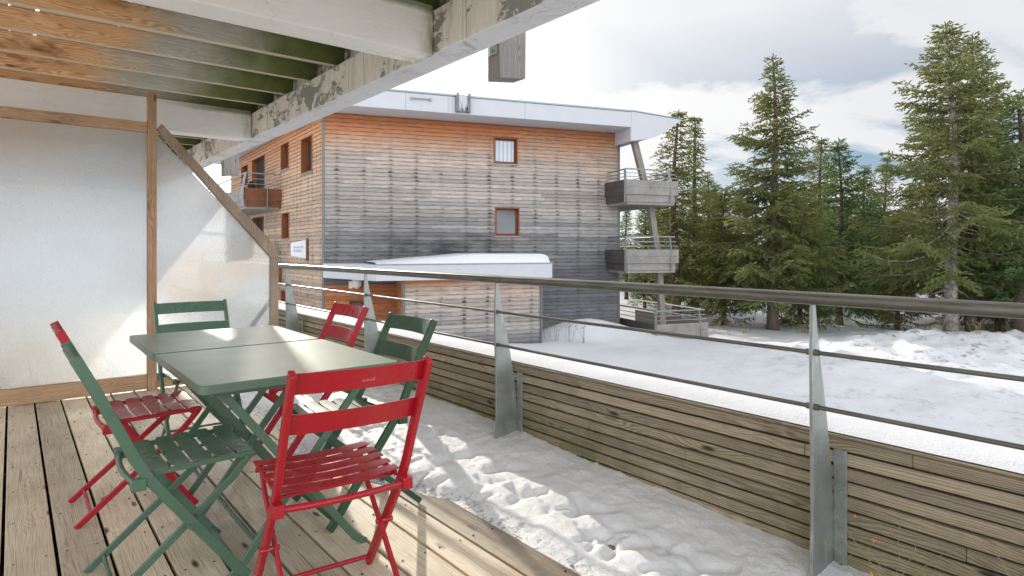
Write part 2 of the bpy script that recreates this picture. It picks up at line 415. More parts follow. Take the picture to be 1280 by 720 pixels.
    # gap shadow at the lap, painted in as a patchy dark line
    col = M.mix(M.m_('MULTIPLY', M.rng(lz, .20, .0, 0., .85), M.rng(M.noise(M.comb(M.m_('MULTIPLY', x, 3.), 1., M.m_('MULTIPLY', z, 9.)), 1.0, 4, .7), .38, .58, .15, 1.)), col, (.03,.028,.026))
    return M.end(M.pr(col, .75, 0, M.bump(grain, .3, .004), .25))
def plain(name, col, rough=.6, var=.2, sc=6., metal=0., bump=.1):
    M = NT(name); c = M.pos(); n = M.noise(c, sc, 5, .6)
    cc = M.mix(n, tuple(k*(1-var) for k in col), tuple(min(1, k*(1+var)) for k in col))
    return M.end(M.pr(cc, rough, metal, M.bump(n, bump, .01), .4))
def winglass():
    M = NT('window_glass'); c = M.co(); x, y, z = M.sep(c)
    n = M.noise(c, .8, 2)
    fold = M.m_('MULTIPLY_ADD', M.m_('SINE', M.m_('MULTIPLY', x, 38.)), .5, .5)
    col = M.mix(fold, (.30,.36,.42), (.55,.62,.68))
    return M.end(M.pr(col, .08, 0, M.bump(n, .1, .02), .9))
def needles(name, a, b, tip):
    M = NT(name); c = M.pos()
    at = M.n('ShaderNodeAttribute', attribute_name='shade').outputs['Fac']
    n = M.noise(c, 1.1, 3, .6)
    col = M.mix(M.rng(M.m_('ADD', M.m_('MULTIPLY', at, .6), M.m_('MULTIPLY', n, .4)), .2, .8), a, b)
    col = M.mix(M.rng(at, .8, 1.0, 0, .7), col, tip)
    d = M.pr(col, .6, 0, None, .3)
    t = M.n('ShaderNodeBsdfTranslucent'); M.put(t.inputs[0], M.mix(.5, col, tip))
    o = M.n('ShaderNodeMixShader'); o.inputs[0].default_value = .38; M.put(o.inputs[1], d); M.put(o.inputs[2], t.outputs[0])
    return M.end(o.outputs[0])
def bark(name, a, b, lichen=0.):
    M = NT(name); c = M.pos()
    n = M.noise(M.map(c, (9, 9, 3)), 1.4, 6, .7); v = M.vor(M.map(c, (10,10,4)), 2.0)
    col = M.mix(n, a, b)
    if lichen: col = M.mix(M.rng(M.noise(c, 5, 5, .7), .42, .58, 0, lichen), col, (.52,.50,.46))
    return M.end(M.pr(col, .9, 0, M.bump(M.m_('ADD', n, v), .8, .03), .1))
MAT.update(
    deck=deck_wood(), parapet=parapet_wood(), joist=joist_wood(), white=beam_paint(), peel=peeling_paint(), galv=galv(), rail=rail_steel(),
    red=paint('red_paint', (.43,.010,.022), .28, .7), green=paint('green_paint', (.085,.165,.11), .28, .7), darkgreen=paint('dark_green_paint', (.032,.09,.048)),
    table=table_paint(), dsnow=deck_snow_mat(), gsnow=snow('ground_snow_mat', .35, .85, 1.0), rsnow=snow('ledge_snow', 1.2), frost=frosted(),
    frame=timber('frame_timber_z', 'z', ((.56,.37,.23), (.44,.27,.155), (.22,.125,.07))),
    framex=timber('frame_timber_x', 'x', ((.60,.40,.25), (.48,.30,.17), (.24,.14,.08))),
    frameg=timber('frame_timber_grey', 'z', ((.42,.33,.25), (.32,.235,.17), (.15,.105,.075))),
    grey=timber('grey_timber', 'z', ((.34,.325,.30), (.24,.23,.21), (.10,.095,.085)), .6, .4),
    under=plain('deck_underside', (.03,.025,.02), .9),
    screw=plain('screw_steel', (.10,.10,.09), .5, .1, 50, .8),
)
# ---------------------------------------------------------------- deck
def board_deck():
    m = MB(); rnd = random.Random(3)
    x = -.036 - .167 * 9
    while x < 2.34 - .0:
        y = -4.0 + rnd.uniform(-1.5, 0)
        while y < 13.5:
            L = rnd.choice([3.0, 3.6, 4.2]); y1 = min(y + L, 13.6)
            dz = rnd.uniform(-.0015, .0015)
            x0, x1 = x + .013, x + .167
            m.box(x0, x1, y + .0015, y1 - .0015, -.028 + dz, dz)
            y = y1
        x += .167
    o = m.build('deck_floor', MAT['deck'], bevel=.003)
    tag(o, kind='structure')
    m = MB()
    for i in range(40):
        m.box(-1.6, 2.62, -4.2 + i*.45, -4.2 + i*.45 + .06, -.16, -.031)
    m.box(-1.6, 2.62, -4.4, 13.6, -.30, -.18)
    o = m.build('deck_underlay', MAT['under']); tag(o, kind='structure')
    m = MB()     # screw heads in pairs on every bearer
    for i in range(9, 30):
        yy = -4.2 + i*.45 + .03
        for k in range(0, 20):
            xb = -.036 - .167*4 + k*.167
            if xb > 1.75: continue
            for q in (.04, .14):
                m.tube([(xb + q, yy + rnd.uniform(-.006,.006), -.004), (xb + q, yy + rnd.uniform(-.006,.006), .0024)], .0042, 8)
    o = m.build('deck_screws', MAT['screw']); tag(o, kind='structure')
board_deck()

# ---------------------------------------------------------------- snow lying on the deck
def fbm(x, y, z=0., o=5, s=1.):
    v = 0; a = .5
    for i in range(o):
        v += a * mnoise.noise(Vector((x*s, y*s, z + i*3.1))); a *= .5; s *= 2.03
    return v
def deck_snow():
    rnd = random.Random(11)
    NX, NY = 150, 560
    x0, x1, y0, y1 = 1.05, 2.36, .3, 7.6
    prints = []
    for k in range(70):
        py = .9 + rnd.random()*4.2; px = 2.0 - rnd.random()**1.3*.5
        prints.append((px, py, rnd.uniform(.018,.045), rnd.uniform(.5, 1.)))
    for k in range(7):      # a line of deeper steps
        prints.append((1.93 + .06*(-1)**k, 1.35 + k*.30, .055, 1.3))
    vs = []; th = []; hh = np.zeros((NY, NX))
    for j in range(NY):
        y = y0 + (y1 - y0) * j / (NY - 1)
        full = .035 + .075 * min(1, max(0, (y - 1.0)/2.4))
        edge = 1.62 - .28*min(1, max(0, (y-2.5)/.7)) + .10*fbm(y*.9, 2.2, 1, 5, 1.4) - .1*max(0, 1.3-y)*0 + .35*max(0, 1.35 - y)
        for i in range(NX):
            x = x0 + (x1 - x0) * i / (NX - 1)
            t = x - edge
            e = 1/(1 + math.exp(-(t - .05)/.028))
            z = full * e * (.62 + .5*min(1, max(0, t/.6)))
            z += e * (.022*fbm(x, y, 0, 6, 3.2) + .013*abs(fbm(x, y, 9, 5, 7.0)) + .004*fbm(x, y, 1, 3, 40.) + .014*max(0, fbm(x, y, 6, 3, 17.)))
            if x > 2.1: z += .03*(x-2.1)/.24 * e + .012*e*abs(fbm(x, y, 4, 4, 8))
            for (px, py, pr, pd) in prints:
                dx = x - px; dy = y - py
                if abs(dx) < .12 and abs(dy) < .12:
                    q = (dx*dx + dy*dy)/(pr*pr)
                    if q < 6: z += e*(-.024*pd*math.exp(-q*(1.0 + .8*math.sin(7*px + 3*math.atan2(dy, dx)))))
            # small lumps on the thin margin
            z += .006*max(0, fbm(x, y, 5, 3, 22.)) * (1 if -.1 < t < .1 else 0)
            z -= .010 + .03*max(0, -t - .02)
            vs.append((x, y, z)); th.append(max(0., min(1., 1 - (t)/.12)) if t > -.2 else 1.)
    fs = [(j*NX + i, j*NX + i + 1, (j+1)*NX + i + 1, (j+1)*NX + i) for j in range(NY-1) for i in range(NX-1)
          if max(vs[j*NX+i][2], vs[j*NX+i+1][2], vs[(j+1)*NX+i][2]) > -.004]
    me = bpy.data.meshes.new('deck_snow'); me.from_pydata(vs, [], fs)
    a = me.attributes.new('thin', 'FLOAT', 'POINT'); a.data.foreach_set('value', th)
    o = link('deck_snow', me, MAT['dsnow'], smooth='all'); tag(o, kind='structure')
    m = MB()       # loose crumbs of snow
    return o
deck_snow()

# ---------------------------------------------------------------- parapet
XP, ZP = 2.34, .515
def parapet():
    root = empty('plank_parapet', (XP, 2.0, 0)); tag(root, 'low parapet of brown horizontal planks with green stains along the snowy deck edge', 'parapet')
    rnd = random.Random(5)
    m = MB(); p = .0515
    for k in range(-1, 10):
        y = -4.0 + rnd.uniform(-2, 0)
        while y < 13.5:
            L = rnd.uniform(2.6, 4.0); y1 = min(y + L, 13.6); z = k*p; o = rnd.uniform(-.004, .003)
            m.prism([(0+o, z + .008), (.026, z + .008), (.026, z + p), (.004+o, z + p), (.0+o, z+p-.004)], 'y', y - 2 + .001, y1 - 2 - .001)
            y = y1
    m.build('plank_panel', MAT['parapet'], root, bevel=.0015, seg=1)
    m = MB(); m.box(.020, .034, -6, 11.6, -.1, ZP - .006)
    m.build('backing', MAT['under'], root)
    m = MB(); m.box(-.004, .30, -6, 11.6, ZP + .001, ZP + .012); m.build('cap', MAT['parapet'], root)
    m = MB(); m.box(.27, .30, -6, 11.6, -.35, ZP - .002); m.build('outer_panel', MAT['parapet'], root)
    # snow on the ledge
    NX, NY = 14, 500; vs = []
    for j in range(NY):
        y = -3.9 + 17.4*j/(NY-1)
        for i in range(NX):
            t = i/(NX-1); x = XP + .004 + t*.33 + (.012*fbm(y, 1, 3, 4, 1.6) if i else .004*fbm(y, 1, 5, 3, 4.))
            prof = (1 - abs(2*t-1)**3.2)
            z = ZP + .012 + prof*(.024 + .014*fbm(x, y, 2, 4, 1.5)) - (.05 if i == NX-1 else 0) + .005
            vs.append((x, y, z))
    vs += [(XP + .004, v[1], ZP + .010) for v in vs[::NX]]
    fs = [(j*NX+i, j*NX+i+1, (j+1)*NX+i+1, (j+1)*NX+i) for j in range(NY-1) for i in range(NX-1)]
    me = bpy.data.meshes.new('ledge_snow'); me.from_pydata(vs, [], fs)
    o = link('ledge_snow', me, MAT['rsnow'], smooth='all'); tag(o, kind='structure')
parapet()

# ---------------------------------------------------------------- railing
def railing():
    XR = 2.175
    root = empty('metal_railing', (XR, 2.0, 0)); tag(root, 'galvanised steel railing with fin posts, round handrail and two thin rods above the parapet', 'railing')
    Y0, Y1 = -6.0, 11.4
    def line(x, z, r, n, name):
        m = MB(); m.tube([(x, Y0 + (Y1-Y0)*k/24, z) for k in range(25)], r, n); m.build(name, MAT['rail'], root, smooth=True)
    line(0, 1.03, .0225, 20, 'handrail'); line(.012, .84, .0078, 10, 'rod'); line(.012, .65, .0078, 10, 'rod')
    for k, y in enumerate([-2.55, -.77, 1.03, 2.85, 4.56, 6.37, 8.2, 10.0]):
        inner = [(.0, 1.015), (-.006, .85), (-.004, .65), (.002, .45), (.004, .25), (-.004, .08), (-.010, -.02)]
        outer = [(.168, -.02), (.166, .12), (.155, .28), (.136, .44), (.105, .60), (.068, .76), (.036, .90), (.018, 1.015)]
        m = MB(); m.prism([(a, b) for a, b in inner[::-1]] + [(a, b) for a, b in outer[::-1]], 'y', y - 2 - .006, y - 2 + .006)
        pst = m.build('post', MAT['galv'], root, bevel=.0012, seg=1)
        m = MB(); m.box(.157, .1635, y - 2 - .052, y - 2 - .006, -.02, .475); 
        fl = m.build('flange', MAT['galv'], root, bevel=.0015, seg=1)
        for q in range(7):
            zz = .06 + q*.066 + (.01 if q % 2 else 0)
            m = MB(); m.tube([(.158, y - 2 - .033, zz), (.150, y - 2 - .033, zz)], .006, 8)
            m.build('bolt', MAT['galv'], fl, smooth=True)
        for zz in (.84, .65):
            m = MB(); m.tube([(.012, y - 2 - .022, zz), (.012, y - 2 + .022, zz)], .0115, 12)
            m.build('collar', MAT['rail'], pst, smooth=True)
railing()

# ---------------------------------------------------------------- ceiling of the balcony above
def ceiling():
    root = empty('balcony_ceiling', (.3, 3.0, 2.28)); tag(root, 'underside of the balcony above with timber joists, white beams and a peeling edge beam', 'ceiling')
    ox, oy, oz = root.location
    def B(x0,x1,y0,y1,z0,z1,name,mat,bv=.004):
        m = MB(); m.box(x0-ox, x1-ox, y0-oy, y1-oy, z0-oz, z1-oz); return m.build(name, mat, root, bevel=bv)
    for i, yc in enumerate([-.43, 3.09, 6.50, 9.92, 13.3]):
        B(-1.25, 1.846, yc-.095, yc+.095, 2.29, 2.575, 'cross_beam', MAT['white'], .006)
        B(-1.25, 1.93, yc-.03, yc+.03, 2.578, 2.699, 'joist', MAT['joist'])
        for q in (.30, .78, 1.285, 1.81, 2.37, 2.89):
            yy = yc + q + .025
            B(-1.25, 1.93, yy-.025, yy+.025, 2.56, 2.699, 'joist', MAT['joist'])
    B(1.85, 2.035, -.6, 14, 2.305, 2.552, 'edge_beam', MAT['peel'], .008)
    B(1.97, 2.05, -.6, 14, 2.56, 2.78, 'rim_board', MAT['peel'], .004)
    m = MB(); x = -1.3
    k = 0
    while x < 2.05:
        gj = random.Random(int(k*7+3)).choice([-.006, .006, .0150, .0150, .012]); m.box(x - ox, x + .128 + gj - ox, -.6 - oy, 14 - oy, 2.70 - oz, 2.724 - oz); x += .1435; k += 1
    m.build('ceiling_boards', MAT['joist'], root)
    return root
ceiling()

# ---------------------------------------------------------------- frosted divider
def screen():
    Y = 6.09
    root = empty('glass_divider', (.93, Y, 0)); tag(root, 'frosted glass divider in a brown timber frame with one sloping top edge', 'divider')
    ox = .93
    def P(poly, y0, y1, name, mat, bv=.004):
        m = MB(); m.prism([(a-ox, b) for a, b in poly], 'y', y0, y1); return m.build(name, mat, root, bevel=bv)
    def rect(a,b,c,d): return [(a,c),(b,c),(b,d),(a,d)]
    P(rect(.90,.965,0,2.556), -.05, .03, 'post', MAT['frame'])
    P(rect(-1.26,.899,2.20,2.285), -.035, .03, 'top_rail', MAT['framex'])
    P(rect(-1.26,.899,.012,.135), -.035, .03, 'bottom_rail', MAT['framex'])
    P(rect(.966,1.925,.012,.11), -.035, .03, 'bottom_rail', MAT['framex'])
    P(rect(1.926,1.995,0,1.12), -.045, .03, 'post', MAT['frameg'])
    P([(.966,2.235),(1.005,2.285),(1.995,1.20),(1.995,1.122),(1.93,1.122)][::-1], -.042, .03, 'sloping_rail', MAT['frameg'])
    P(rect(-1.26,.899,.136,2.199), .0, .008, 'pane', MAT['frost'], 0)
    P([(.966,.112),(1.925,.112),(1.925,1.13),(.966,2.20)], .0, .008, 'pane', MAT['frost'], 0)
screen()

# ---------------------------------------------------------------- timber ends hanging outside the edge beam
def hanger(x, y, z0, label):
    root = empty('hanging_timber', (x, y, z0)); tag(root, label, 'timber')
    m = MB(); m.prism([(-.10, .0), (.12, .03), (.13, 1.0), (-.10, 1.0)], 'y', -.065, .065)
    m.build('post', MAT['grey'], root, bevel=.006)
    m = MB(); m.box(-.108, -.1005, -.04, .04, .16, .33); br = m.build('bracket', MAT['galv'], root, bevel=.002)
    m = MB()
    for q in (.19, .30): m.tube([(-.109, 0, q), (-.122, 0, q)], .011, 8)
    m.tube([(-.109, 0, .245), (-(x-2.03), -.02, .265)], .013, 10)
    m.build('tie_rod', MAT['galv'], br, smooth=True)
hanger(2.55, 3.23, 2.31, 'grey weathered timber end hanging by a steel rod outside the white edge beam')
hanger(2.55, 9.95, 2.30, 'small distant grey timber end seen past the sloping rail of the divider')

# ---------------------------------------------------------------- chairs
def chair(color, label, loc, rz, sz=1.0):
    mat = MAT[color]
    root = empty('folding_chair', loc, rz)
    tag(root, label, 'chair', 'folding slatted chairs around the tables')
    W = .208
    def prof(z):   # the back leans
        return -.195 - (z - .46)*.42 - .10*max(0, z-.46)**2
    back = [(prof(z), z) for z in (.855, .76, .66, .56, .50)] + [(-.187, .455), (-.168, .42), (-.135, .375), (.0, .192), (.125, .022), (.145, .0)]
    for sx in (-1, 1):
        m = MB(); m.bar([(sx*W, y, z) for y, z in back], .020, .035, (1,0,0)); m.build('side_frame', mat, root, bevel=.004, smooth=True)
    bk = None
    for (za, zb) in ((.785, .852), (.655, .722)):
        m = MB(); n = 14
        for k in range(n):
            xa = -W + 2*W*k/n; xb = -W + 2*W*(k+1)/n
            def cy(x): return -.030*(1 - (x/W)**2)
            q = []
            for x in (xa, xb):
                for z in (za, zb):
                    y = prof(z) + cy(x); q.append(((x, y + .013, z), (x, y + .009, z)))
            (a, a2), (b, b2), (c, c2), (d, d2) = q
            m.add([a, c, d, b, a2, c2, d2, b2], [(0,1,2,3), (7,6,5,4), (0,4,5,1), (3,2,6,7)] + ([(0,3,7,4)] if k == 0 else []) + ([(1,5,6,2)] if k == n-1 else []))
        s_ = m.build('back_slat', mat, root, smooth=True); bk = bk or s_
    m = MB()
    for sx in (-1, 1): m.bar([(sx*.190, -.165, .436), (sx*.190, .175, .443)], .010, .018, (1,0,0))
    m.tube([(-.19, .13, .430), (.19, .13, .430)], .006, 8); m.tube([(-.19, -.13, .424), (.19, -.13, .424)], .006, 8)
    seat = m.build('seat', mat, root, bevel=.002)
    y = -.165
    for s in range(5):
        m = MB(); n = 12; w = .205; d = .0605
        rows = []
        for k in range(n + 1):
            x = -w + 2*w*k/n; dip = -.011*(1 - (x/w)**2)
            e = .010 if k in (0, n) else (.002 if k in (1, n-1) else 0)
            z = .452 + .010*(y + .17)/.34 + dip
            rows.append([(x, y + e, z - .002), (x, y + d/2, z - .0010), (x, y + d - e, z - .002), (x, y + d - e, z - .005), (x, y + e, z - .005)])
        vs = [p for r in rows for p in r]; fs = []
        for k in range(n):
            for q in range(5): fs.append((k*5+q, k*5+(q+1) % 5, (k+1)*5+(q+1) % 5, (k+1)*5+q))
        fs += [(0,1,2,3,4), tuple(range(n*5, n*5+5))]
        m.add(vs, fs); y += .0700
        m.build('slat', mat, seat, smooth=True)
    for sx in (-1, 1):
        m = MB(); m.bar([(sx*.178, .165, .437), (sx*.178, .10, .36), (sx*.178, -.22, .085), (sx*.178, -.318, .0)], .012, .026, (1,0,0))
        m.build('leg', mat, root, bevel=.003, smooth=True)
    m = MB(); m.tube([(x, -.205 - .022*(1-(x/W)**2), .415) for x in np.linspace(-W, W, 11)], .0105, 10); m.build('crossbar', mat, root, smooth=True)
    m = MB(); m.tube([(-W, .120, .034), (W, .120, .034)], .0085, 10); m.build('crossbar', mat, root, smooth=True)
    m = MB(); m.tube([(-.178, -.262, .048), (.178, -.262, .048)], .0075, 8); m.build('crossbar', mat, root, smooth=True)
    for sx in (-1, 1):
        m = MB(); m.tube([(sx*.165, -.047, .233), (sx*.226, -.047, .233)], .0085, 8); m.build('pivot', mat, root, smooth=True)
        m = MB(); m.tube([(sx*.165, .145, .43), (sx*.200, .145, .43)], .008, 8); m.build('pivot', mat, root, smooth=True)
        m = MB(); m.box(sx*W - .017, sx*W + .017, -.225, -.180, .395, .435); m.build('hinge', mat, root, bevel=.003, smooth=True)
    return root, bk
z_s = .008
c1, bk1 = chair('red', 'red slatted folding chair at the near short end of the green tables', (.845, 2.075, .002), R(-5))
chair('green', 'green slatted folding chair on the side of the near table away from the railing', (.53, 2.60, .002), R(-90))
chair('red', 'red slatted folding chair on the side of the far table away from the railing', (.53, 3.42, .002), R(-90))
chair('darkgreen', 'dark green folding chair standing at the edge of the deck snow beside the near table', (1.19, 2.74, z_s), R(90))
chair('red', 'far red folding chair on the railing side of the far table', (1.235, 3.56, z_s), R(90))
chair('green', 'green folding chair at the far end of the tables in front of the frosted divider', (.92, 4.15, .002), R(180))
# a small pale maker's mark on the nearest backrest (too small to read in the photograph)
def mark():
    m = MB(); rnd = random.Random(2)
    x = -.004
    for k in range(11):
        h = rnd.uniform(.005, .009) if k not in (10,) else .014
        x0 = x + k*.0036
        m.add([(x0, 0, 0), (x0+.0012, 0, 0), (x0+.0024, 0, h), (x0+.0012, 0, h)], [(0,1,2,3)])
        m.add([(x0+.0005, 0, .002), (x0+.003, 0, .0035), (x0+.003, 0, .0045), (x0+.0005, 0, .003)], [(0,1,2,3)])
    o = m.build('printed_mark', plain('mark_paint', (.62,.30,.30), .6), bk1)
    o.location = (-.012, -.373-.0225, .812); o.rotation_euler.x = R(23)
mark()

# ---------------------------------------------------------------- tables
def table(cx, cy, lx, ly, label):
    root = empty('folding_table', (cx, cy, .002)); tag(root, label, 'table', 'green folding tables pushed end to end')
    r = .03; pts = []
    for (sx, sy, a0) in ((1,1,0), (-1,1,90), (-1,-1,180), (1,-1,270)):
        for k in range(6):
            a = R(a0 + k*18); pts.append((sx*(lx/2 - r) + r*math.cos(a), sy*(ly/2 - r) + r*math.sin(a)))
    m = MB(); m.prism(pts, 'z', .704, .738); m.build('tabletop', MAT['table'], root, bevel=.004, seg=3, smooth=True)
    g = MAT['green']
    for (sy, dd) in ((-1, 0), (1, 0)):
        yo = sy*(ly/2 - .085); yi = sy*(ly/2 - .115)
        m = MB(); m.bar([(-.295, yo, .700), (-.05, yo, .385), (.215, yo, .035), (.262, yo, .0)], .014, .030, (0,1,0)); m.build('leg', g, root, bevel=.003, smooth=True)
        m = MB(); m.bar([(.295, yi, .700), (.05, yi, .385), (-.215, yi, .035), (-.262, yi, .0)], .014, .030, (0,1,0)); m.build('leg', g, root, bevel=.003, smooth=True)
        m = MB(); m.tube([(.0, yo - .012, .32), (.0, yi + .012, .32)] if sy < 0 else [(.0, yi - .012, .32), (.0, yo + .012, .32)], .012, 10); m.build('hinge', g, root, smooth=True)
        m = MB(); m.bar([(-.33, sy*(ly/2-.06), .694), (.33, sy*(ly/2-.06), .694)], .025, .016, (0,1,0)); m.build('top_rail', g, root, bevel=.002)
    a, b = ly/2 - .085, ly/2 - .115
    for (x, z, q) in ((-.22, .608, a), (.22, .608, b), (.16, .108, a), (-.16, .108, b)):
        m = MB(); m.tube([(x, -q, z), (x, q, z)], .0095, 10); m.build('crossbar', g, root, smooth=True)
table(.868, 2.690, .755, .826, 'nearer green metal folding table with crossed legs and a hazy worn top')
table(.864, 3.500, .755, .755, 'farther green metal folding table catching white glare beside the divider')
# ================================================================ the neighbouring building
ZB = -2.8
P0 = cw(-6.47, 21.24); T1 = cw(.94, .341); N1 = cw(-.341, .94)
A1 = math.atan2(T1.y, T1.x)
T2 = cw(-.577, .817); T2.normalize(); A2L = math.atan2(T2.y, T2.x) - A1
def w1(u, v, y=0.):
    return on_line(u, v, P0 + N1*y, T1)
def w2(u, v): return on_line(u, v, P0, T2)
MAT.update(
    cladf=cladding('cladding_front', 5.92, -2.6), clads=cladding('cladding_side', 6.3, -1.5, True, .14, .46), cladp=cladding('cladding_porch', .62, -4.2, False, .14, .80),
    cladr=cladding('cladding_recess', .5, -45., False, .14, .9), 
    wframe=plain('window_frame_paint', (.27,.085,.03), .5, .25), wframed=plain('door_paint', (.16,.05,.02), .5, .25), wglass=winglass(),
    roofw=plain('roof_white', (.54,.555,.59), .6, .06, 2.), flash=plain('roof_flashing', (.30,.33,.36), .4, .2, 8, .5), dark=plain('dark_void', (.03,.028,.026), .9),
    bgrey=timber('balcony_timber', 'x', ((.40,.385,.36), (.29,.275,.26), (.13,.12,.11)), .5, .5),
    bdark=timber('balcony_timber_shaded', 'y', ((.13,.12,.11), (.085,.078,.07), (.04,.035,.03)), .5, .5),  # balcony boards again, colour darkened for the shaded side faces
    bred=timber('balcony_timber_red', 'x', ((.30,.13,.06), (.18,.06,.03), (.06,.03,.02)), .5, .6),
    pole=timber('pole_timber', 'z', ((.36,.33,.30), (.27,.24,.215), (.13,.11,.10)), .5, .3),
    fargalv=plain('far_galvanised', (.26,.28,.28), .5, .2, 8, .4),
    lamp=plain('globe_white', (.85,.82,.75), .3, .03), signp=plain('sign_board', (.80,.84,.88), .5, .05), ink=plain('sign_ink', (.28,.33,.40), .6, .1),
    trim=plain('corner_trim', (.17,.175,.18), .5, .2, 5, .4), curtain=plain('curtain', (.75,.75,.73), .8, .05),
)
def dwin():
    M = NT('dark_window_glass'); c = M.co(); n = M.noise(c, 1.2, 2)
    return M.end(M.pr((.05,.055,.06), .05, 0, M.bump(n, .06, .02), 1.0))
MAT['dglass'] = dwin()

def clad(name, mat, parent, x0, x1, z0, z1, openings=(), out=1, y=0., pitch=.14, loc=None, rz=0.):
    m = MB(); k0 = math.floor(z0/pitch); k1 = math.ceil(z1/pitch)
    for k in range(k0, k1):
        cuts = sorted({max(k*pitch, z0), min((k+1)*pitch, z1)} | {c for o in openings for c in (o[2], o[3]) if k*pitch < c < (k+1)*pitch and z0 < c < z1})
        for a, b in zip(cuts, cuts[1:]):
            if b - a < 1e-4: continue
            seg = [(x0, x1)]
            for (xa, xb, za, zb) in openings:
                if za < (a+b)/2 < zb:
                    ns = []
                    for p, q in seg:
                        if xb <= p or xa >= q: ns.append((p, q)); continue
                        if xa > p: ns.append((p, xa))
                        if xb < q: ns.append((xb, q))
                    seg = ns
            fo = lambda z: y - out*(.026 - .022*((z - k*pitch)/pitch))
            for p, q in seg:
                m.add([(p, fo(a), a), (q, fo(a), a), (q, fo(b), b), (p, fo(b), b), (p, y, a), (q, y, a), (q, y, b), (p, y, b)],
                      [(0,1,2,3), (0,4,5,1), (3,2,6,7), (0,3,7,4), (1,5,6,2)])
    return m.build(name, mat, parent, loc or (0,0,-ZB), rz)

def window(parent, x0, x1, z0, z1, glass, out=1, y=0., depth=.16, fw=.07, loc=None, rz=0., name='window', leaf=True, sill=True):
    loc = loc or (0,0,-ZB); s = -out
    def B(m, a,b,c,d,e,f): m.box(a, b, min(c,d), max(c,d), e, f)
    m = MB(); ya, yb = y + s*.045, y - s*depth
    B(m, x0, x0+fw*.6, ya, yb, z0, z1); B(m, x1-fw*.6, x1, ya, yb, z0, z1)
    B(m, x0+fw*.6, x1-fw*.6, ya, yb, z1-fw*.6, z1); B(m, x0+fw*.6, x1-fw*.6, ya, yb, z0, z0+fw*.6)
    f = m.build(name, MAT['wframe'], parent, loc, rz, bevel=.006)
    a, b, c, d = x0+fw*.6, x1-fw*.6, z0+fw*.6, z1-fw*.6; yc = y - s*(depth-.05); yd = y - s*(depth - .002)
    m = MB(); B(m, a+.002, a+fw, yc, yd, c, d); B(m, b-fw, b-.002, yc, yd, c, d); B(m, a+fw, b-fw, yc, yd, d-fw, d-.002); B(m, a+fw, b-fw, yc, yd, c+.002, c+fw)
    m.build('sash', MAT['wframed'], f, bevel=.004)
    m = MB(); B(m, a+fw, b-fw, yc - s*.02, yc - s*.03, c+fw, d-fw); m.build('pane', glass, f)
    m = MB(); B(m, x0, x1, yd - s*.10, yd - s*.12, z0, z1); m.build('backing', MAT['dark'], f)
    if sill:
        m = MB(); B(m, x0-.04, x1+.04, y + s*.075, y - s*.02, z0-.03, z0-.002); m.build('sill', MAT['flash'], f, bevel=.004)
    return f

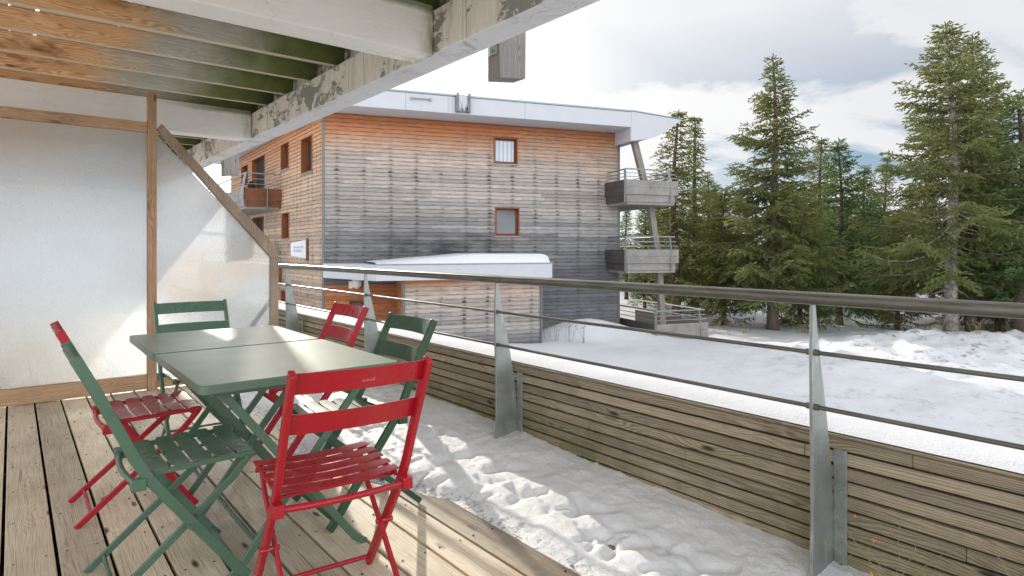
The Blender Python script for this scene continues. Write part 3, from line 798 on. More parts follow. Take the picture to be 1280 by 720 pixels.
def building():
    root = empty('apartment_building', (P0.x, P0.y, ZB), A1)
    tag(root, 'three storey apartment building with orange and silver grey boards under a white roof', 'building')
    ZT = 5.92; L1 = 11.48
    # ---- front wall
    def R1(u0, v0, u1, v1):
        s0, zt = w1(u0, v0); s1, zb = w1(u1, v1); return (s0, s1, zb, zt)
    wa = R1(617, 171, 647, 206); wb = R1(618.5, 259, 649, 295.5)
    door = R1(436, 356, 456, 415); door = (door[0], door[1], -2.6, -.55)
    px0 = w1(403, 350)[0]; pz = -.1
    px1 = w1(500, 350)[0]
    clad('wall', MAT['cladf'], root, 0, L1, -2.8, ZT, [wa, wb, (0, px1, -2.8, -.03)])
    clad('porch_recess', MAT['cladr'], root, 0.02, px1, -2.8, -.03, [door])
    window(root, *wa, MAT['wglass']); window(root, *wb, MAT['dglass'])
    window(root, *door, MAT['dglass'], name='door', sill=False)
    # ---- solid core
    LW2 = 15.2; c2, s2 = math.cos(A2L), math.sin(A2L)
    e2 = (c2*LW2, s2*LW2)
    m = MB(); n = .14
    m.prism([(.16, .17), (L1-.02, .17), (L1-.02, 14), (e2[0]+.2, e2[1]-.1)][::1], 'z', -2.8, ZT)
    m.build('core', MAT['dark'], root, (0,0,-ZB))
    clad('wall', MAT['clads'], root, 0, 13.8, -2.8, ZT, loc=(L1, 0, -ZB), rz=R(90))
    m = MB(); m.box(-.035, .045, -.04, -.027, -2.8, ZT); m.box(-.035, -.030, -.04, .03, -2.8, ZT); m.build('corner_trim', MAT['trim'], root, (0,0,-ZB))
    m = MB(); m.box(L1-.03, L1+.045, -.04, -.028, -2.8, ZT); m.build('corner_trim', MAT['trim'], root, (0,0,-ZB))
    # ---- left wall
    def R2(u0, u1, vt, vb, um=None):
        s1 = w2(u0, vt)[0]; s0 = w2(u1, vt)[0]; um = um or (u0+u1)/2
        return (s0, s1, w2(um, vb)[1], w2(um, vt)[1])
    ops = [R2(377.5, 391, 171, 216), R2(352, 361.5, 179, 212), R2(316, 331.5, 196.5, 238), R2(302.5, 310.5, 207, 233),
           R2(353, 362, 266, 298.5), R2(316.5, 330, 271, 305), R2(352, 361, 363, 382)]
    zt = ops[0][3]
    clad('wall', MAT['clads'], root, 0, LW2, -2.8, ZT, ops, out=-1, rz=A2L)
    for i, o in enumerate(ops):
        window(root, *o, MAT['wglass'] if i in (0, 2) else MAT['dglass'], out=-1, depth=.24, fw=.06, rz=A2L, name='balcony_door' if i in (2, 5) else 'window')
    # ---- roof
    yo = -1.25
    xr = w1(789, 160, yo)[0]; xt, ztip = w1(852, 150, yo)
    nx, ny = c2, s2; ox, oy = -s2*.95, c2*.95     # outward of the left wall
    poly = [(ox - c2*1.6, yo), (xr, yo), (xr, 15.2), (c2*LW2 + ox, s2*LW2 + 1.2)]
    m = MB(); m.prism(poly, 'z', ZT + .002, ZT + .60); roof = m.build('roof', MAT['roofw'], root, (0,0,-ZB), bevel=.02)
    poly2 = [(p[0] + (-.03 if i in (0,3) else .0), p[1] + (-.03 if i < 2 else .03)) for i, p in enumerate(poly)]
    m = MB(); m.prism(poly2, 'z', ZT + .603, ZT + .66); m.build('flashing', MAT['flash'], roof, bevel=.008)
    # prow of the roof beyond the right corner
    zl = ZT - .52
    pr = [(xr + .003, zl)] + [(xr + (xt-xr)*t, zl + .02 + (ztip - zl)*(t**2.1)) for t in (.12, .3, .5, .68, .82, .93)] + [(xt, ztip - .02), (xt - .05, ztip + .02), (xr + .003, ZT + .63)]
    m = MB(); m.prism(pr, 'y', yo + .004, 1.2); pw = m.build('roof_prow', MAT['roofw'], roof, bevel=.01)
    m = MB(); m.box(xr - .012, xr + .002, yo + .02, 1.2, zl, ZT + .0); m.build('beam_end', MAT['roofw'], roof)
    m = MB(); m.prism([(xr, ZT + .634), (xt + .03, ztip + .025), (xt+.03, ztip + .05), (xr, ZT + .67)], 'y', yo - .03, 1.2); m.build('flashing', MAT['flash'], pw)
    # seam + spout + handle on the fascia
    xs0, zs0 = w1(569, 139, yo); xs1, zs1 = w1(587, 121, yo)
    m = MB(); m.box(xs0, xs0+.10, yo-.14, yo-.002, ZT+.05, ZT+.70); m.box(xs1-.10, xs1, yo-.14, yo-.002, ZT+.05, ZT+.70); m.box(xs0+.10, xs1-.10, yo-.05, yo-.002, ZT+.05, ZT+.30)
    sp = m.build('spout', MAT['trim'], roof, bevel=.01)
    m = MB(); rr = random.Random(4)
    for k in range(9):
        xx = xs0 + .13 + k*(xs1-xs0-.26)/8; m.tube([(xx, yo-.08, ZT+.62), (xx+rr.uniform(-.02,.02), yo-.085, ZT+.3), (xx, yo-.08, ZT+.08 + rr.uniform(0,.15))], [.035, .028, .008], 7)
    m.build('icicle', MAT['roofw'], sp, smooth=True)
    xh0, zh = w1(514.5, 123, yo); xh1, _ = w1(538, 124, yo)
    m = MB(); m.tube([(xh0, yo-.06, zh), (xh1, yo-.06, zh)], .02, 8); m.box(xh0-.03, xh0+.03, yo-.07, yo-.002, zh-.05, zh+.05); m.box(xh1-.03, xh1+.03, yo-.07, yo-.002, zh-.05, zh+.05)
    m.build('fascia_bracket', MAT['flash'], roof)
    xq = w1(560, 123, yo)[0]
    m = MB()
    for q in (xq, xr - 4.4, 2.6): m.box(q, q+.012, yo-.006, yo-.001, ZT+.01, ZT+.59)
    m.build('fascia_joint', MAT['flash'], roof)
    # ---- entrance porch: white flat roof carrying snow
    def loc(x, d):
        w = cw(x, d) - P0; return (w.x*T1.x + w.y*T1.y, w.x*N1.x + w.y*N1.y)
    def cu(u, d): return loc((u-640)/775*d, d)
    A = cu(470, 18.9); B = cu(690.5, 21.25); C = (0.0, -.06)
    zt_, zb_ = .73, .235
    Cb = (C[0] - .02, C[1])
    poly = [Cb, A, B, (B[0] + .5, -.03), (.1, -.03)]
    m = MB(); m.prism(poly, 'z', zb_, zt_); pr_ = m.build('porch_roof', MAT['roofw'], root, (0,0,-ZB), bevel=.015)
    m = MB(); m.prism([(A[0]-.03, A[1]-.03), (B[0]+.03, B[1]-.03), (B[0]+.03, B[1]+.12), (A[0], A[1]+.12)], 'z', zt_ + .002, zt_ + .03); m.build('drip_edge', MAT['flash'], pr_)
    # snow load
    vs = []; NX, NY = 60, 16
    for j in range(NY):
        t = j/(NY-1)
        for i in range(NX):
            s = i/(NX-1)
            ex = A[0] + (B[0]-A[0])*s; ey = A[1] + (B[1]-A[1])*s
            x = ex + (max(.0, ex*.0) ) ; yy = ey*(1-t) - .04*t
            hh = .30*min(1, .12 + s*1.6)*(1 - (1-min(1, t*9))**3)
            if i == NX-1: hh = 0
            elif i > NX-4: hh *= (1 - ((i-(NX-4))/4)**2.2)
            if j == 0: hh = 0
            hh += .02*fbm(x, yy, 3, 3, 1.2) if 0 < j and i < NX-1 else 0
            vs.append((x, yy, zt_ + .03 + hh))
    me = bpy.data.meshes.new('snow'); me.from_pydata(vs, [], [(j*NX+i, j*NX+i+1, (j+1)*NX+i+1, (j+1)*NX+i) for j in range(NY-1) for i in range(NX-1)])
    link('snow_load', me, MAT['rsnow'], pr_, smooth='all')
    D = cu(505, 19.7); E = cu(675.5, 21.45)
    ang = math.atan2(E[1]-D[1], E[0]-D[0]); LL = math.hypot(E[0]-D[0], E[1]-D[1])
    clad('porch_wall', MAT['cladp'], root, 0, LL, -2.8, zb_, loc=(D[0], D[1], -ZB), rz=ang)
    G = (px1 - .1, 0); a2 = math.atan2(D[1]-G[1], D[0]-G[0]); l2 = math.hypot(D[0]-G[0], D[1]-G[1])
    clad('porch_wall', MAT['cladr'], root, 0, l2, -2.8, zb_, loc=(G[0], G[1], -ZB), rz=a2)
    G2 = (E[0] + .0, 0); 
    clad('porch_wall', MAT['cladp'], root, 0, abs(E[1]), -2.8, zb_, loc=(E[0], E[1], -ZB), rz=R(90))
    m = MB(); m.tube([(D[0]-.02, D[1]-.03, -2.8), (D[0]-.02, D[1]-.03, zb_)], .045, 8); m.tube([(E[0]+.02, E[1]-.03, -2.8), (E[0]+.02, E[1]-.03, zb_)], .05, 8)
    m.build('downpipe', MAT['trim'], root, (0,0,-ZB), smooth=True)
    # lights by the door
    sx, sz = w1(446, 354, -.15)
    m = MB(); m.tube([(sx, -.05, sz-.12), (sx, -.10, sz-.10), (sx, -.16, sz-.03), (sx, -.16, sz+.1), (sx, -.1, sz+.17)], [.06,.13,.17,.17,.05], 14); m.build('lamp', MAT['lamp'], root, (0,0,-ZB), smooth='all')
    sx, sz = w1(438.5, 356, -.1)
    m = MB(); m.box(sx-.07, sx+.07, -.12, -.03, sz-.13, sz+.13); m.build('lamp', MAT['lamp'], root, (0,0,-ZB), bevel=.02)
    # ---- balconies at the right corner
    xb = w1(756, 240)[0]
    def balcony(zb, zt, zr, x0, x1, y0, y1, mirror=False, lr=(0, 0), frame_rz=0., tint=None, nose=.12):
        """parapet boards from zb to zt, handrail at zr; front at y0 (towards the viewer)"""
        kw = dict(loc=(0,0,-ZB), rz=frame_rz)
        m = MB(); m.box(min(x0,x1)+.1, max(x0,x1)-.1, min(y0,y1)+.1, max(y0,y1)-.1, zb-.10, zb); fl = m.build('balcony', MAT['bgrey'], root, bevel=.01, **kw)
        h = (zt - zb)/3
        sg = 1 if y0 < y1 else -1
        m = MB()
        for k in range(3):
            ins = nose if k == 0 else 0
            m.box(x0+.03, x1-ins, min(y0+sg*ins*.5, y0+sg*(ins*.5+.04)), max(y0+sg*ins*.5, y0+sg*(ins*.5+.04)), zb + k*h + .005, zb + (k+1)*h)
        m.build('parapet', MAT['bgrey'], fl, bevel=.006)
        m = MB()
        for k in range(3):
            ins = nose if k == 0 else 0
            m.box(x0 - .02+ins*.5, x0 + .02+ins*.5, min(y0, y1) + (.03), max(y0, y1), zb + k*h + .005, zb + (k+1)*h)
        m.build('parapet', tint or MAT['bdark'], fl, bevel=.006)
        m = MB()
        for k in range(3):
            m.box(x1 - .04, x1, min(y0, y1) + .05, max(y0, y1), zb + k*h + .005, zb + (k+1)*h)
        m.build('parapet', MAT['bdark'], fl, bevel=.006)
        # curved fin posts and rails
        yo_ = y0 - sg*.03; m = MB()
        def fin(x, y, dx, dy):
            m.bar([(x - dx*.02, y - dy*.02, zb - .02), (x + dx*.02, y + dy*.02, zb + .5*(zt-zb)), (x + dx*.0, y + dy*.0, zt), (x - dx*.12, y - dy*.12, zr)], .03, .09, (dy, dx, 0) if dy else (0, 1, 0))
        fin(x0 - .03, yo_, -.5, -sg*1.); fin(x1 - .35, yo_ + sg*.06, 0, -sg*1.); fin(x0 - .03, y1*.6 + y0*.4, -1., 0.); 
        m.build('post', MAT['fargalv'], fl)
        m = MB()
        for (zz, rad) in ((zr, .028), (zt + (zr-zt)*.62, .014), (zt + (zr-zt)*.28, .014)):
            k = .12*(zz-zt)/(zr-zt)
            m.tube([(x0 + k, y1, zz), (x0 + k, y0 + sg*k, zz), (x1 - k, y0 + sg*k, zz), (x1 - k, y1, zz)], rad, 8)
        m.build('rail', MAT['fargalv'], fl, smooth=True)
        return fl
    balcony(3.02, 3.86, 4.28, xb, xb + 2.35, -1.62, 4.0)
    balcony(.40, 1.20, 1.70, xb + .02, xb + 2.38, -1.62, 4.0)
    # ground floor terrace
    balcony(-2.45, -1.60, -1.12, xb + .9, xb + 3.25, -2.3, 3.0, nose=.05)
    for (zb, zt, zr) in ((2.93, 3.66, 4.27), (-.15, .55, 1.05)):
        f = balcony(zb, zt, zr, 5.1, 15.5, 1.5, 0.0, frame_rz=A2L, tint=MAT['bred'])
        if zb < 0: bpy.data.objects.remove  # kept
    # leaning timber column at the right
    pts = []
    for (u, v) in ((791.5, 172), (812, 255), (823, 325), (827.5, 400), (828, 425)):
        s, z = w1(u, v, -.7); pts.append((s, -.7, z))
    m = MB(); m.bar(pts, .24, .20, (1,0,0)); m.build('leaning_column', MAT['pole'], root, (0,0,-ZB), bevel=.01)
    # struts of the left balcony
    m = MB(); m.tube([(6.3, 1.35, 2.88), (5.35, .04, 1.05)], .05, 10); m.tube([(8.2, .5, 1.75), (3.8, .4, .78)], .035, 8)
    m.build('strut', MAT['fargalv'], root, (0,0,-ZB), A2L, smooth=True)
    # a dark pot on the balcony
    m = MB(); m.tube([(6.0, 1.0, 3.68), (6.0, 1.0, 3.75), (6.0, 1.0, 3.92), (6.0, 1.0, 4.02)], [.12, .16, .13, .05], 12); 
    t = m.build('flower_pot', MAT['dark'], None, smooth=True)
    t.location = (P0.x, P0.y, 0); t.rotation_euler.z = A1 + A2L
    tag(t, 'small dark pot on the upper left balcony of the timber building', 'pot')
    # wall sign, seen edge-on
    s, z = w2(386, 311.5)
    sg = empty('wall_sign', (0,0,0)); sg.location = Vector((P0.x, P0.y, 0)) + T2*s + Vector((0,0,z)); sg.rotation_euler.z = A1
    tag(sg, 'small white sign with grey lettering sticking out from the left wall of the timber building', 'sign')
    wv = .62
    m = MB(); m.prism([(-wv, .22), (-.10, .34), (-.10, -.34), (-wv, -.22)], 'y', -.03, .0); m.build('board', MAT['signp'], sg, bevel=.005)
    m = MB(); m.box(-.095, -.02, -.05, .03, -.42, .40); m.build('frame', MAT['wframed'], sg, bevel=.005)
    m = MB(); rr = random.Random(8)
    for (zz, x0_, x1_) in ((.07, -.54, -.18), (-.06, -.54, -.26)):
        x = x0_
        while x < x1_:
            w_ = rr.uniform(.018, .032); h_ = rr.choice([.07, .085, .09])
            m.box(x, x+.010, -.0335, -.0312, zz-.04, zz-.04+h_)
            if rr.random() < .7: m.box(x+.010, x+w_, -.0335, -.0312, zz-.04+h_-.012, zz-.04+h_)
            if rr.random() < .7: m.box(x+w_-.008, x+w_, -.0335, -.0312, zz-.04, zz-.04+h_*.8)
            x += w_ + .014
    m.build('lettering', MAT['ink'], sg)
building()

# ================================================================ ground
def ter(x, d):
    """height of the snow (x right, d ahead of the eye)"""
    z = -2.22 + .22*fbm(x, d, 0, 4, .16) + .08*fbm(x, d, 12, 4, .45) + .055*fbm(x, d, 2, 5, .8)
    z += max(0, d - 29)*.045 + .25*max(0, min(1, (d-27)/8))*fbm(x, d, 6, 3, .2)
    # ploughed heap at the right
    h = math.exp(-(((x - 15.5)/6.2)**2) - (((d - 20.2)/2.6)**2))*.62 + math.exp(-(((x - 12)/4.5)**2) - (((d - 17.2)/2.0)**2))*.30
    rg = min(1, h*2.4)
    rg = max(rg, .55*math.exp(-(((x - 10)/5)**2) - (((d - 13.5)/2.2)**2)))
    z += h + rg*(.55*abs(fbm(x, d, 1, 5, .9)) + .20*fbm(x, d, 3, 4, 3.2) + .12*abs(fbm(x, d, 8, 3, 7.)))
    # drift against the building
    z += .75*math.exp(-(((x - 3.0)/2.0)**2) - (((d - 23.6)/1.1)**2)) 
    z += .30*math.exp(-(((x + 1.0)/3.0)**2) - (((d - 21.2)/1.6)**2))
    # old trail
    q = x - (3.2 + (22 - d)*.9 + .3*math.sin(d))
    z -= .075*math.exp(-(q/.17)**2)*(1 if 10 < d < 25 else 0)*(1.0 + .9*math.sin(d*8))
    q = x - (8.5 - (18 - d)*.35 + .5*math.sin(d*.8))
    z -= .06*math.exp(-(q/.20)**2)*(1 if 9 < d < 19 else 0)*(1.0 + .9*math.sin(d*7))
    return z, rg
def ground():
    N = 420; t = np.linspace(-1, 1, N)
    gx = 8 + 9*np.sinh(t*4.1)/np.sinh(4.1)*45; gy = 19 + 8.5*np.sinh(t*4.1)/np.sinh(4.1)*48
    vs = []; rg = []
    for d in gy:
        for x in gx:
            z, r = ter(x, d); w = cw(x, d); vs.append((w.x, w.y, z)); rg.append(r)
    me = bpy.data.meshes.new('snow_ground')
    me.from_pydata(vs, [], [(j*N+i, j*N+i+1, (j+1)*N+i+1, (j+1)*N+i) for j in range(N-1) for i in range(N-1)])
    a = me.attributes.new('rough', 'FLOAT', 'POINT'); a.data.foreach_set('value', rg)
    o = link('snow_ground', me, MAT['gsnow'], smooth='all'); tag(o, kind='structure')
ground()
def gpos(u, d):
    x = (u - CX)/F*d; w = cw(x, d); return Vector((w.x, w.y, ter(x, d)[0]))

# ================================================================ conifers
def spruce_mesh(seed, Ht, Rd, cb, dens=1.0, bare=0., droop=1.0, lopsided=0., narrow=.85, tw=.13):
    rs = np.random.RandomState(seed)
    P = []; D = []; Ln = []; Sh = []
    wood = MB()
    def lean(z): return np.array([.10*math.sin(z*.5 + seed), .10*math.cos(z*.43 + seed*2), 0])*(z/Ht)*1.5
    z = cb; az = rs.rand()*6.28
    while z < Ht - .12:
        t = (z - cb)/(Ht - cb)
        nb = rs.randint(4, 7) if t > .06 else rs.randint(2, 5)
        for k in range(nb):
            az += 2.399 + rs.uniform(-.35, .35)
            zz = z + rs.uniform(-.10, .10)
            prof = (1 - t)**narrow*(.58 + .70*rs.rand()) * (.72 + .28*min(1, t*6))
            if rs.rand() < .10: prof *= .45
            L = max(.14, Rd*prof*(1 + lopsided*math.cos(az - 1.0)))
            e0 = (-.30*(1-t)**.8*droop + .65*t**2.2) + rs.uniform(-.12, .12)
            curl = .16*(1-t) + rs.uniform(-.04, .06); sag = -.22*(1-t)*droop
            n = max(4, int(L/.22)); s = np.linspace(0, 1, n)
            side = rs.uniform(-.14, .14)
            ca, sa = math.cos(az), math.sin(az)
            rad = L*s; hz = L*(e0*s + sag*np.sin(s*math.pi)*.5 + curl*s**2.5)
            base = lean(zz)
            pts = np.stack([ca*rad - sa*side*rad*s, sa*rad + ca*side*rad*s, zz + hz], 1) + base
            wood.tube([tuple(p) for p in pts[::max(1, n//4)]], [max(.006, .012*L + .008)*(1 - .8*i/(max(1, len(pts[::max(1, n//4)])-1))) for i in range(len(pts[::max(1, n//4)]))], 3, False)
            # side twigs
            m = max(3, int(L/tw*dens)); 
            for q in range(m):
                f = .12 + .88*(q + rs.rand())/m
                if t < .3 and f < .30 and rs.rand() < .6: continue
                i = f*(n-1); i0 = int(min(n-2, i)); p = pts[i0] + (pts[i0+1]-pts[i0])*(i - i0)
                dr = pts[i0+1]-pts[i0]; dr /= np.linalg.norm(dr) + 1e-9
                sd = 1 if q % 2 else -1
                lat = np.array([-sa*sd, ca*sd, 0])
                tl = (.24 + .42*L*(1 - f)*(f+.35) + .08*rs.rand())*(.7 + .6*rs.rand())
                td = lat*rs.uniform(.6, 1.) + dr*rs.uniform(.4, .8) + np.array([0, 0, rs.uniform(-.45, .02) - .15*(1-t)*droop]); td /= np.linalg.norm(td)
                ns = max(3, int(tl/.055))
                for g in range(ns):
                    pp = p + td*tl*(g + .2)/ns + np.array([0, 0, -.12*(tl*(g/ns))**1.0*.5])
                    dd = td + rs.normal(0, .42, 3) + np.array([0, 0, -.12]); dd /= np.linalg.norm(dd)
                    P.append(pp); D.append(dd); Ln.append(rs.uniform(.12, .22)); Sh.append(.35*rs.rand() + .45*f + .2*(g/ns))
            # along the branch
            for q in range(max(2, int(L/.09))):
                f = .15 + .85*rs.rand(); i = f*(n-1); i0 = int(min(n-2, i)); p = pts[i0] + (pts[i0+1]-pts[i0])*(i - i0)
                dd = (pts[i0+1]-pts[i0]); dd /= np.linalg.norm(dd) + 1e-9; dd = dd + rs.normal(0, .5, 3); dd /= np.linalg.norm(dd)
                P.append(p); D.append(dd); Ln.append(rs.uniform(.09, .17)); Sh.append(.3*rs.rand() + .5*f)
        z += (.20 + .16*(1 - t))*(.8 + .4*rs.rand())*(Ht/11)**.5
    # leader
    for q in range(14):
        zz = Ht - .55*rs.rand(); dd = np.array([rs.normal(0, .35), rs.normal(0, .35), .8]); dd /= np.linalg.norm(dd)
        P.append(np.array([0, 0, zz]) + lean(zz)); D.append(dd); Ln.append(.13); Sh.append(rs.rand())
    P = np.array(P); D = np.array(D); Ln = np.array(Ln)[:, None]; Sh = np.array(Sh)
    rv = rs.normal(0, 1, P.shape); W = np.cross(D, rv); W /= np.linalg.norm(W, axis=1)[:, None]; W2 = np.cross(D, W)
    wd = .020 + .012*rs.rand(len(P))[:, None]
    def tri(Wx): return np.stack([P - Wx*wd*.5, P + D*Ln*.45 - Wx*wd, P + D*Ln, P + D*Ln*.45 + Wx*wd], 1)
    V = np.concatenate([tri(W), tri(W2)], 0).reshape(-1, 3); nq = len(P)*2
    me = bpy.data.meshes.new('crown'); me.vertices.add(len(V)); me.vertices.foreach_set('co', V.ravel())
    me.loops.add(nq*4); me.loops.foreach_set('vertex_index', np.arange(nq*4, dtype=np.int32)); me.polygons.add(nq)
    me.polygons.foreach_set('loop_start', np.arange(0, nq*4, 4, dtype=np.int32)); me.polygons.foreach_set('loop_total', np.full(nq, 4, dtype=np.int32))
    a = me.attributes.new('shade', 'FLOAT', 'FACE'); a.data.foreach_set('value', np.concatenate([Sh, Sh]).astype(np.float32))
    me.update(); me.validate()
    # trunk, with dead branch stubs under the crown
    r0 = .017*Ht + .03
    wood.tube([tuple(lean(q) + np.array([0, 0, q])) for q in np.linspace(-.15, Ht - .05, 16)], [r0*(1.25 if i == 0 else 1)*(1 - .95*(i/15))**.8 + .008 for i in range(16)], 10)
    if bare:
        for k in range(int(26*bare)):
            zz = rs.uniform(.9, cb + Ht*.25); a_ = rs.rand()*6.28; L = rs.uniform(.5, 2.2)*bare
            p0 = lean(zz) + np.array([0, 0, zz]); e = rs.uniform(-.35, .1)
            q = [p0 + np.array([math.cos(a_)*L*s, math.sin(a_)*L*s, L*(e*s - .25*s*s) + rs.normal(0, .02)]) for s in (0, .3, .6, 1)]
            wood.tube([tuple(x) for x in q], [.022, .016, .010, .004], 4, False)
            for g in range(4):
                f = rs.uniform(.3, .95); b = q[0] + (q[3]-q[0])*f; dd = rs.normal(0, .25, 3)*L*.5
                wood.tube([tuple(b), tuple(b + dd)], [.007, .003], 3, False)
    return me, wood
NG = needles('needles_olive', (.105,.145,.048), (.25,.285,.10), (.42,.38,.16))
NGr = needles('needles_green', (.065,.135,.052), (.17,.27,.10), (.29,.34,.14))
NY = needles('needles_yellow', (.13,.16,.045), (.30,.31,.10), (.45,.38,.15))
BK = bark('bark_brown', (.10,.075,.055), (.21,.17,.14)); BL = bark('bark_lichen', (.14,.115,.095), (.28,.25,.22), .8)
VAR = {}
def tree(u, vt, d, key, label, mat=NG, bk=BK, group=None, rot=0., widen=1.0):
    p = gpos(u, d); Hn = (HZ - vt)/F*d + H - p.z
    (cr, tr, H0) = VAR[key]
    k = Hn/H0
    root = empty('conifer_tree', p - Vector((0,0,.05)), rot); tag(root, label, 'tree', group)
    root.scale = (k*widen, k*widen, k)
    c = bpy.data.objects.new('crown', cr); COL.objects.link(c); c.parent = root
    t = bpy.data.objects.new('trunk', tr); COL.objects.link(t); t.parent = root
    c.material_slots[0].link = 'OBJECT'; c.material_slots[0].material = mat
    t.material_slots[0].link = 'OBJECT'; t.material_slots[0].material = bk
    return root
def variant(key, *a, **k):
    me, wood = spruce_mesh(*a, **k); me.materials.append(NG)
    w = bpy.data.meshes.new('trunk'); w.from_pydata(wood.v, [], wood.f); w.materials.append(BK); w.polygons.foreach_set('use_smooth', [True]*len(w.polygons)); w.update()
    VAR[key] = (me, w, a[1])
variant('broad', 3, 11.7, 3.8, 1.35, 1.35, .5, 1.1, .1, .95)
variant('tall', 8, 11.9, 3.7, 2.8, 1.35, 1.0, .8, .12, .85)
variant('slim', 5, 11.0, 2.3, 1.7, .9, .2, 1.0, 0., .85)
variant('thin', 12, 10.5, 1.35, 1.6, .7, .5, 1.2, 0., .8)
variant('dense', 21, 9.0, 2.6, .8, 1.0, .3, .9, 0., .75)
tree(966, 72, 26.5, 'broad', 'broad drooping conifer with a thick brown trunk, second tallest of the trees', rot=.4)
tree(1189, 26, 22.8, 'tall', 'tallest conifer with a pale trunk bare on its lower half', bk=BL, rot=2.0)
tree(1214, 44, 24.5, 'tall', 'tall conifer whose tip stands just right of the tallest tree', rot=4.2, widen=.8)
tree(845, 138, 29.5, 'slim', 'dark conifer directly behind the leaning column of the building', rot=1., widen=1.15)
tree(869, 145, 31, 'thin', 'slender sparse conifer just right of the tree behind the leaning column', rot=3.)
tree(1026, 172, 31.5, 'slim', 'conifer with a pointed top to the right of the broad drooping tree', rot=.3)
tree(1049, 176, 28.5, 'dense', 'deep green dense conifer midway between the two big trees', mat=NGr, rot=2.2, widen=.95)
tree(1080, 208, 33, 'dense', 'low rounded conifer right of the deep green one', mat=NGr, rot=.8)
tree(1106, 196, 38, 'thin', 'thin distant conifer seen in the gap left of the tallest tree', rot=1.9)
tree(1278, 118, 22.5, 'slim', 'green conifer just behind and right of the tallest pale trunked one', mat=NGr, rot=5.2, widen=1.5)
tree(1250, 160, 26, 'broad', 'yellowish conifer filling the space right of the pale trunk', mat=NY, rot=3.3)
tree(1122, 262, 27, 'dense', 'short yellow green conifer beside the pale trunk', mat=NY, rot=1.3)
tree(905, 236, 28.5, 'dense', 'low yellow green conifer left of the broad drooping tree', mat=NY, rot=.2)
tree(1000, 250, 28, 'dense', 'short olive conifer at the right foot of the broad drooping tree', rot=2.9)
tree(806, 250, 34, 'dense', 'dark conifer seen between the two right hand balconies', mat=NGr, rot=2.9, widen=.8)
rt = random.Random(31)
back = [(783, 262, 38), (822, 240, 42), (842, 232, 37), (885, 215, 41), (925, 240, 39), (940, 250, 46), (985, 228, 44), (1012, 235, 40), (1060, 250, 38), (1095, 246, 42), (1112, 262, 34),
        (1140, 232, 37), (1165, 215, 35), (1225, 190, 34), (1300, 200, 30), (1345, 150, 24), (770, 290, 45), (865, 262, 33), (1208, 268, 29), (1268, 240, 28), (1400, 120, 26)]
for i, (u, v, d) in enumerate(back):
    tree(u, v, d, rt.choice(['slim', 'dense', 'broad']), 'green conifer in the mass of trees far behind the snow field', mat=rt.choice([NG, NGr, NY]), group='conifers massed behind the snow field', rot=rt.uniform(0, 6.2), widen=1.15)
for i in range(15):     # the wood closing the horizon
    u = 650 + i*62 + rt.uniform(-12, 12); d = rt.uniform(50, 66)
    tree(u, rt.uniform(228, 262), d, rt.choice(['slim', 'dense']), 'green conifer in the mass of trees far behind the snow field', mat=rt.choice([NG, NGr]), group='conifers massed behind the snow field', rot=rt.uniform(0, 6.2), widen=1.4)

# ---------------------------------------------------------------- dry stalks poking out of the snow
STRAW = plain('dry_straw', (.36,.26,.15), .8, .3); TWIG = plain('twig_grey', (.16,.13,.11), .8, .3)
def tuft(u, d, n, h, mat, label, cat='grass', group=None, spread=.25, seed=0):
    r = random.Random(seed); p = gpos(u, d); m = MB()
    for k in range(n):
        x, y = r.gauss(0, spread), r.gauss(0, spread); L = h*r.uniform(.5, 1.1); dx, dy = r.gauss(0, .3)*L, r.gauss(0, .3)*L
        m.tube([(x, y, -.15), (x + dx*.4, y + dy*.4, L*.6), (x + dx, y + dy, L)], [.006, .005, .003], 3, False)
        for q in range(3):
            f = r.uniform(.5, 1); m.tube([(x+dx*f, y+dy*f, L*f), (x+dx*f+r.gauss(0,.08), y+dy*f+r.gauss(0,.08), L*f+.1*r.random())], [.005, .003], 3, False)
    o = m.build('dry_grass_tuft' if cat == 'grass' else 'bare_shrub', mat, None, p); tag(o, label, cat, group); return o
rg = random.Random(77)
for i in range(14):
    tuft(rg.uniform(870, 1060), rg.uniform(25, 29), rg.randint(5, 10), .34, STRAW, 'dry straw tuft sticking out of the snow near the thick brown trunk', group='dry tufts below the trees', spread=.14, seed=i)
for i in range(9):
    tuft(rg.uniform(1150, 1300), rg.uniform(20.0, 23.5), rg.randint(5, 11), .48, STRAW, 'dry straw tuft behind the rough snow heap at the right', group='dry tufts behind the snow heap', spread=.13, seed=50+i)
for i, u in enumerate((682, 694, 712, 728)):
    tuft(u, 21.8, 5, .9, TWIG, 'bare twigs rising from the snow at the foot of the grey wall', 'shrub', 'bare twigs by the wall', .08, 90+i)
# withered weed hanging inside the parapet
def weed():
    r = random.Random(6); root = empty('dry_weed', (2.27, .62, 0)); tag(root, 'dry weed with thin pale stems and orange seed heads in front of the parapet', 'plant')
    m = MB(); l = MB()
    for k in range(16):
        y0 = r.uniform(-.35, .35); x = r.uniform(-.05, .04); z = 0; y = y0; pts = [(x, y, 0)]
        n = 7; L = r.uniform(.2, .42); dy = r.uniform(-.6, .9)
        for q in range(n):
            y += dy*L/n + r.gauss(0, .008); z += L/n*(1 - .35*q/n); x += r.gauss(0, .004); x = min(x, .055)
            pts.append((x, y, z))
            if q > 2 and r.random() < .45:
                e = (x + r.gauss(0, .015), y + r.gauss(0, .04), z + r.uniform(-.01, .05)); m.tube([(x, y, z), e], .0008, 3, False)
                if r.random() < .45: pts2 = e; s = r.uniform(.003, .006); l.tube([(e[0], e[1], e[2]-s), e, (e[0], e[1]+s*.5, e[2]+s*1.6)], [s*.4, s, s*.2], 5)
        m.tube(pts, .0011, 4, False)
    m.build('stem', plain('weed_stem', (.30,.27,.13), .8, .3), root); l.build('seed_head', plain('weed_seed', (.62,.27,.03), .7, .3), root)
weed()

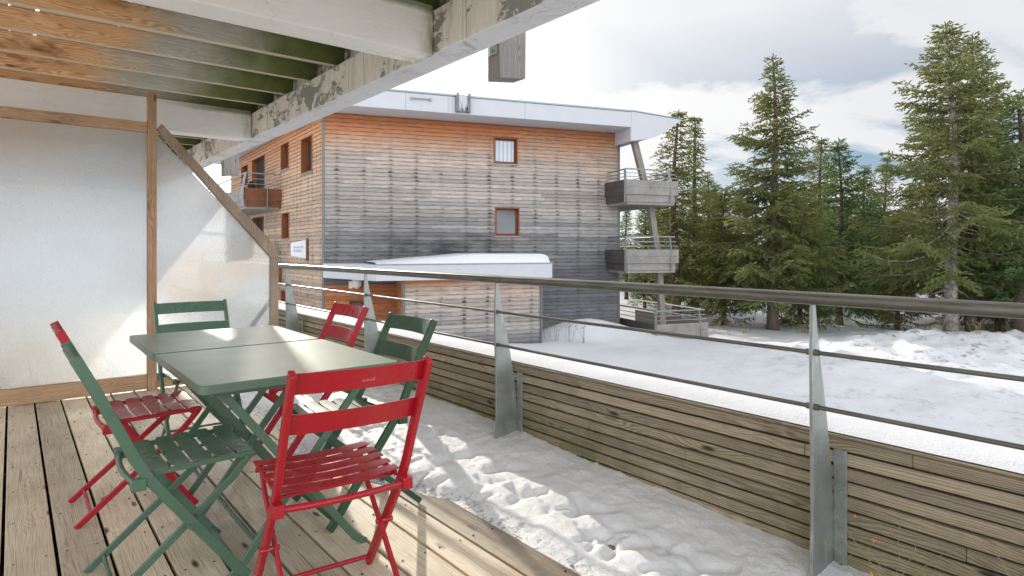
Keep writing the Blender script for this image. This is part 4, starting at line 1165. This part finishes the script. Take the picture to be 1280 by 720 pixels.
# ================================================================ light
SD = ray(268, 50); SD.normalize()
sun = bpy.data.lights.new('sun', 'SUN'); sun.energy = 5.0; sun.angle = R(.55); sun.color = (1, .93, .82)
so = bpy.data.objects.new('sun', sun); COL.objects.link(so); so.rotation_euler = SD.to_track_quat('Z', 'Y').to_euler(); so.location = (0, 0, 30)
W = bpy.data.worlds.new('World'); S.world = W; W.use_nodes = True; t = W.node_tree; t.nodes.clear()
class WT(NT):
    def __init__(s): s.t = t; s.out = t.nodes.new('ShaderNodeOutputWorld')
M = WT()
sky = M.n('ShaderNodeTexSky', sky_type='NISHITA'); sky.sun_disc = False; sky.sun_elevation = math.asin(SD.z); sky.sun_rotation = math.atan2(SD.x, SD.y)
sky.dust_density = 1.2; sky.ozone_density = 1.5; sky.altitude = 1500
g = M.co('Generated'); gx, gy, gz = M.sep(g)
up = M.m_('MAXIMUM', M.m_('ADD', gz, .10), .03)
pl = M.comb(M.m_('DIVIDE', gx, up), M.m_('DIVIDE', gy, up), 0.)       # cloud layer in perspective
n1 = M.noise(M.map(pl, (.55, .95, 1), (3.1, 1.2, 0)), 1.0, 7, .56, .4)
n2 = M.noise(M.map(pl, (.28, .5, 1), (7.3, 4.4, 0)), 1.0, 5, .5, .3)
cover = M.rng(n1, .36, .52, .0, 1., True)
low = M.rng(gz, .02, .16)
cov = M.m_('MAXIMUM', cover, M.m_('MULTIPLY', M.rng(gz, .12, .34), .93))
# brightness of the cloud: bright towards the sun, grey bands overhead
dt = M.n('ShaderNodeVectorMath', operation='DOT_PRODUCT'); M.put(dt.inputs[0], g); dt.inputs[1].default_value = SD
glow = M.rng(dt.outputs['Value'], .45, .95)
base = M.mix(M.rng(n2, .36, .62), (6.7, 7.0, 7.5), (9.0, 9.1, 9.3))
cov = M.m_('MAXIMUM', cov, M.rng(glow, .35, .85))
base = M.mix(M.m_('POWER', glow, 1.7), base, (11.5, 11.3, 11.))
hot = M.rng(dt.outputs['Value'], .965, .9995)
base = M.mix(M.m_('POWER', hot, 2.0), base, (60., 57., 52.))
over = M.m_('MULTIPLY_ADD', M.m_('MULTIPLY', M.rng(dt.outputs['Value'], .10, -.45, 0., 1., True), M.rng(gz, .70, .30, .05, 1., True)), 2.5, 1.0)   # fill added to the sky: cloud boosted behind the viewer to brighten shaded faces
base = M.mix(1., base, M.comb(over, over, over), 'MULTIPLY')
skyc = M.mix(.0, sky.outputs[0], sky.outputs[0])
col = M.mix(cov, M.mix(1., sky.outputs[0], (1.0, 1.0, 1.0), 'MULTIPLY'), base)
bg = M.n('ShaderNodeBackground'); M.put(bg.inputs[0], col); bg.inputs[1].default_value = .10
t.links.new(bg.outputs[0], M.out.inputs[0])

# ================================================================ camera
cam = bpy.data.cameras.new('camera'); co = bpy.data.objects.new('camera', cam); COL.objects.link(co)
cam.sensor_width = 36; cam.lens = F/1280*36; co.location = (0, 0, H); co.rotation_euler = (R(90), 0, -TH)
cam.shift_y = -(360 - HZ)/1280; cam.clip_end = 2000; cam.clip_start = .05
S.camera = co
S.view_settings.view_transform = 'Standard'; S.view_settings.look = 'None'; S.view_settings.exposure = 0; S.view_settings.gamma = 1
S.render.engine = 'CYCLES'
cy = S.cycles; cy.use_denoising = True; cy.max_bounces = 8; cy.diffuse_bounces = 5; cy.glossy_bounces = 3; cy.transmission_bounces = 4; cy.transparent_max_bounces = 6
cy.sample_clamp_indirect = 6; cy.caustics_reflective = False; cy.caustics_refractive = True; cy.use_adaptive_sampling = True; cy.adaptive_threshold = .02
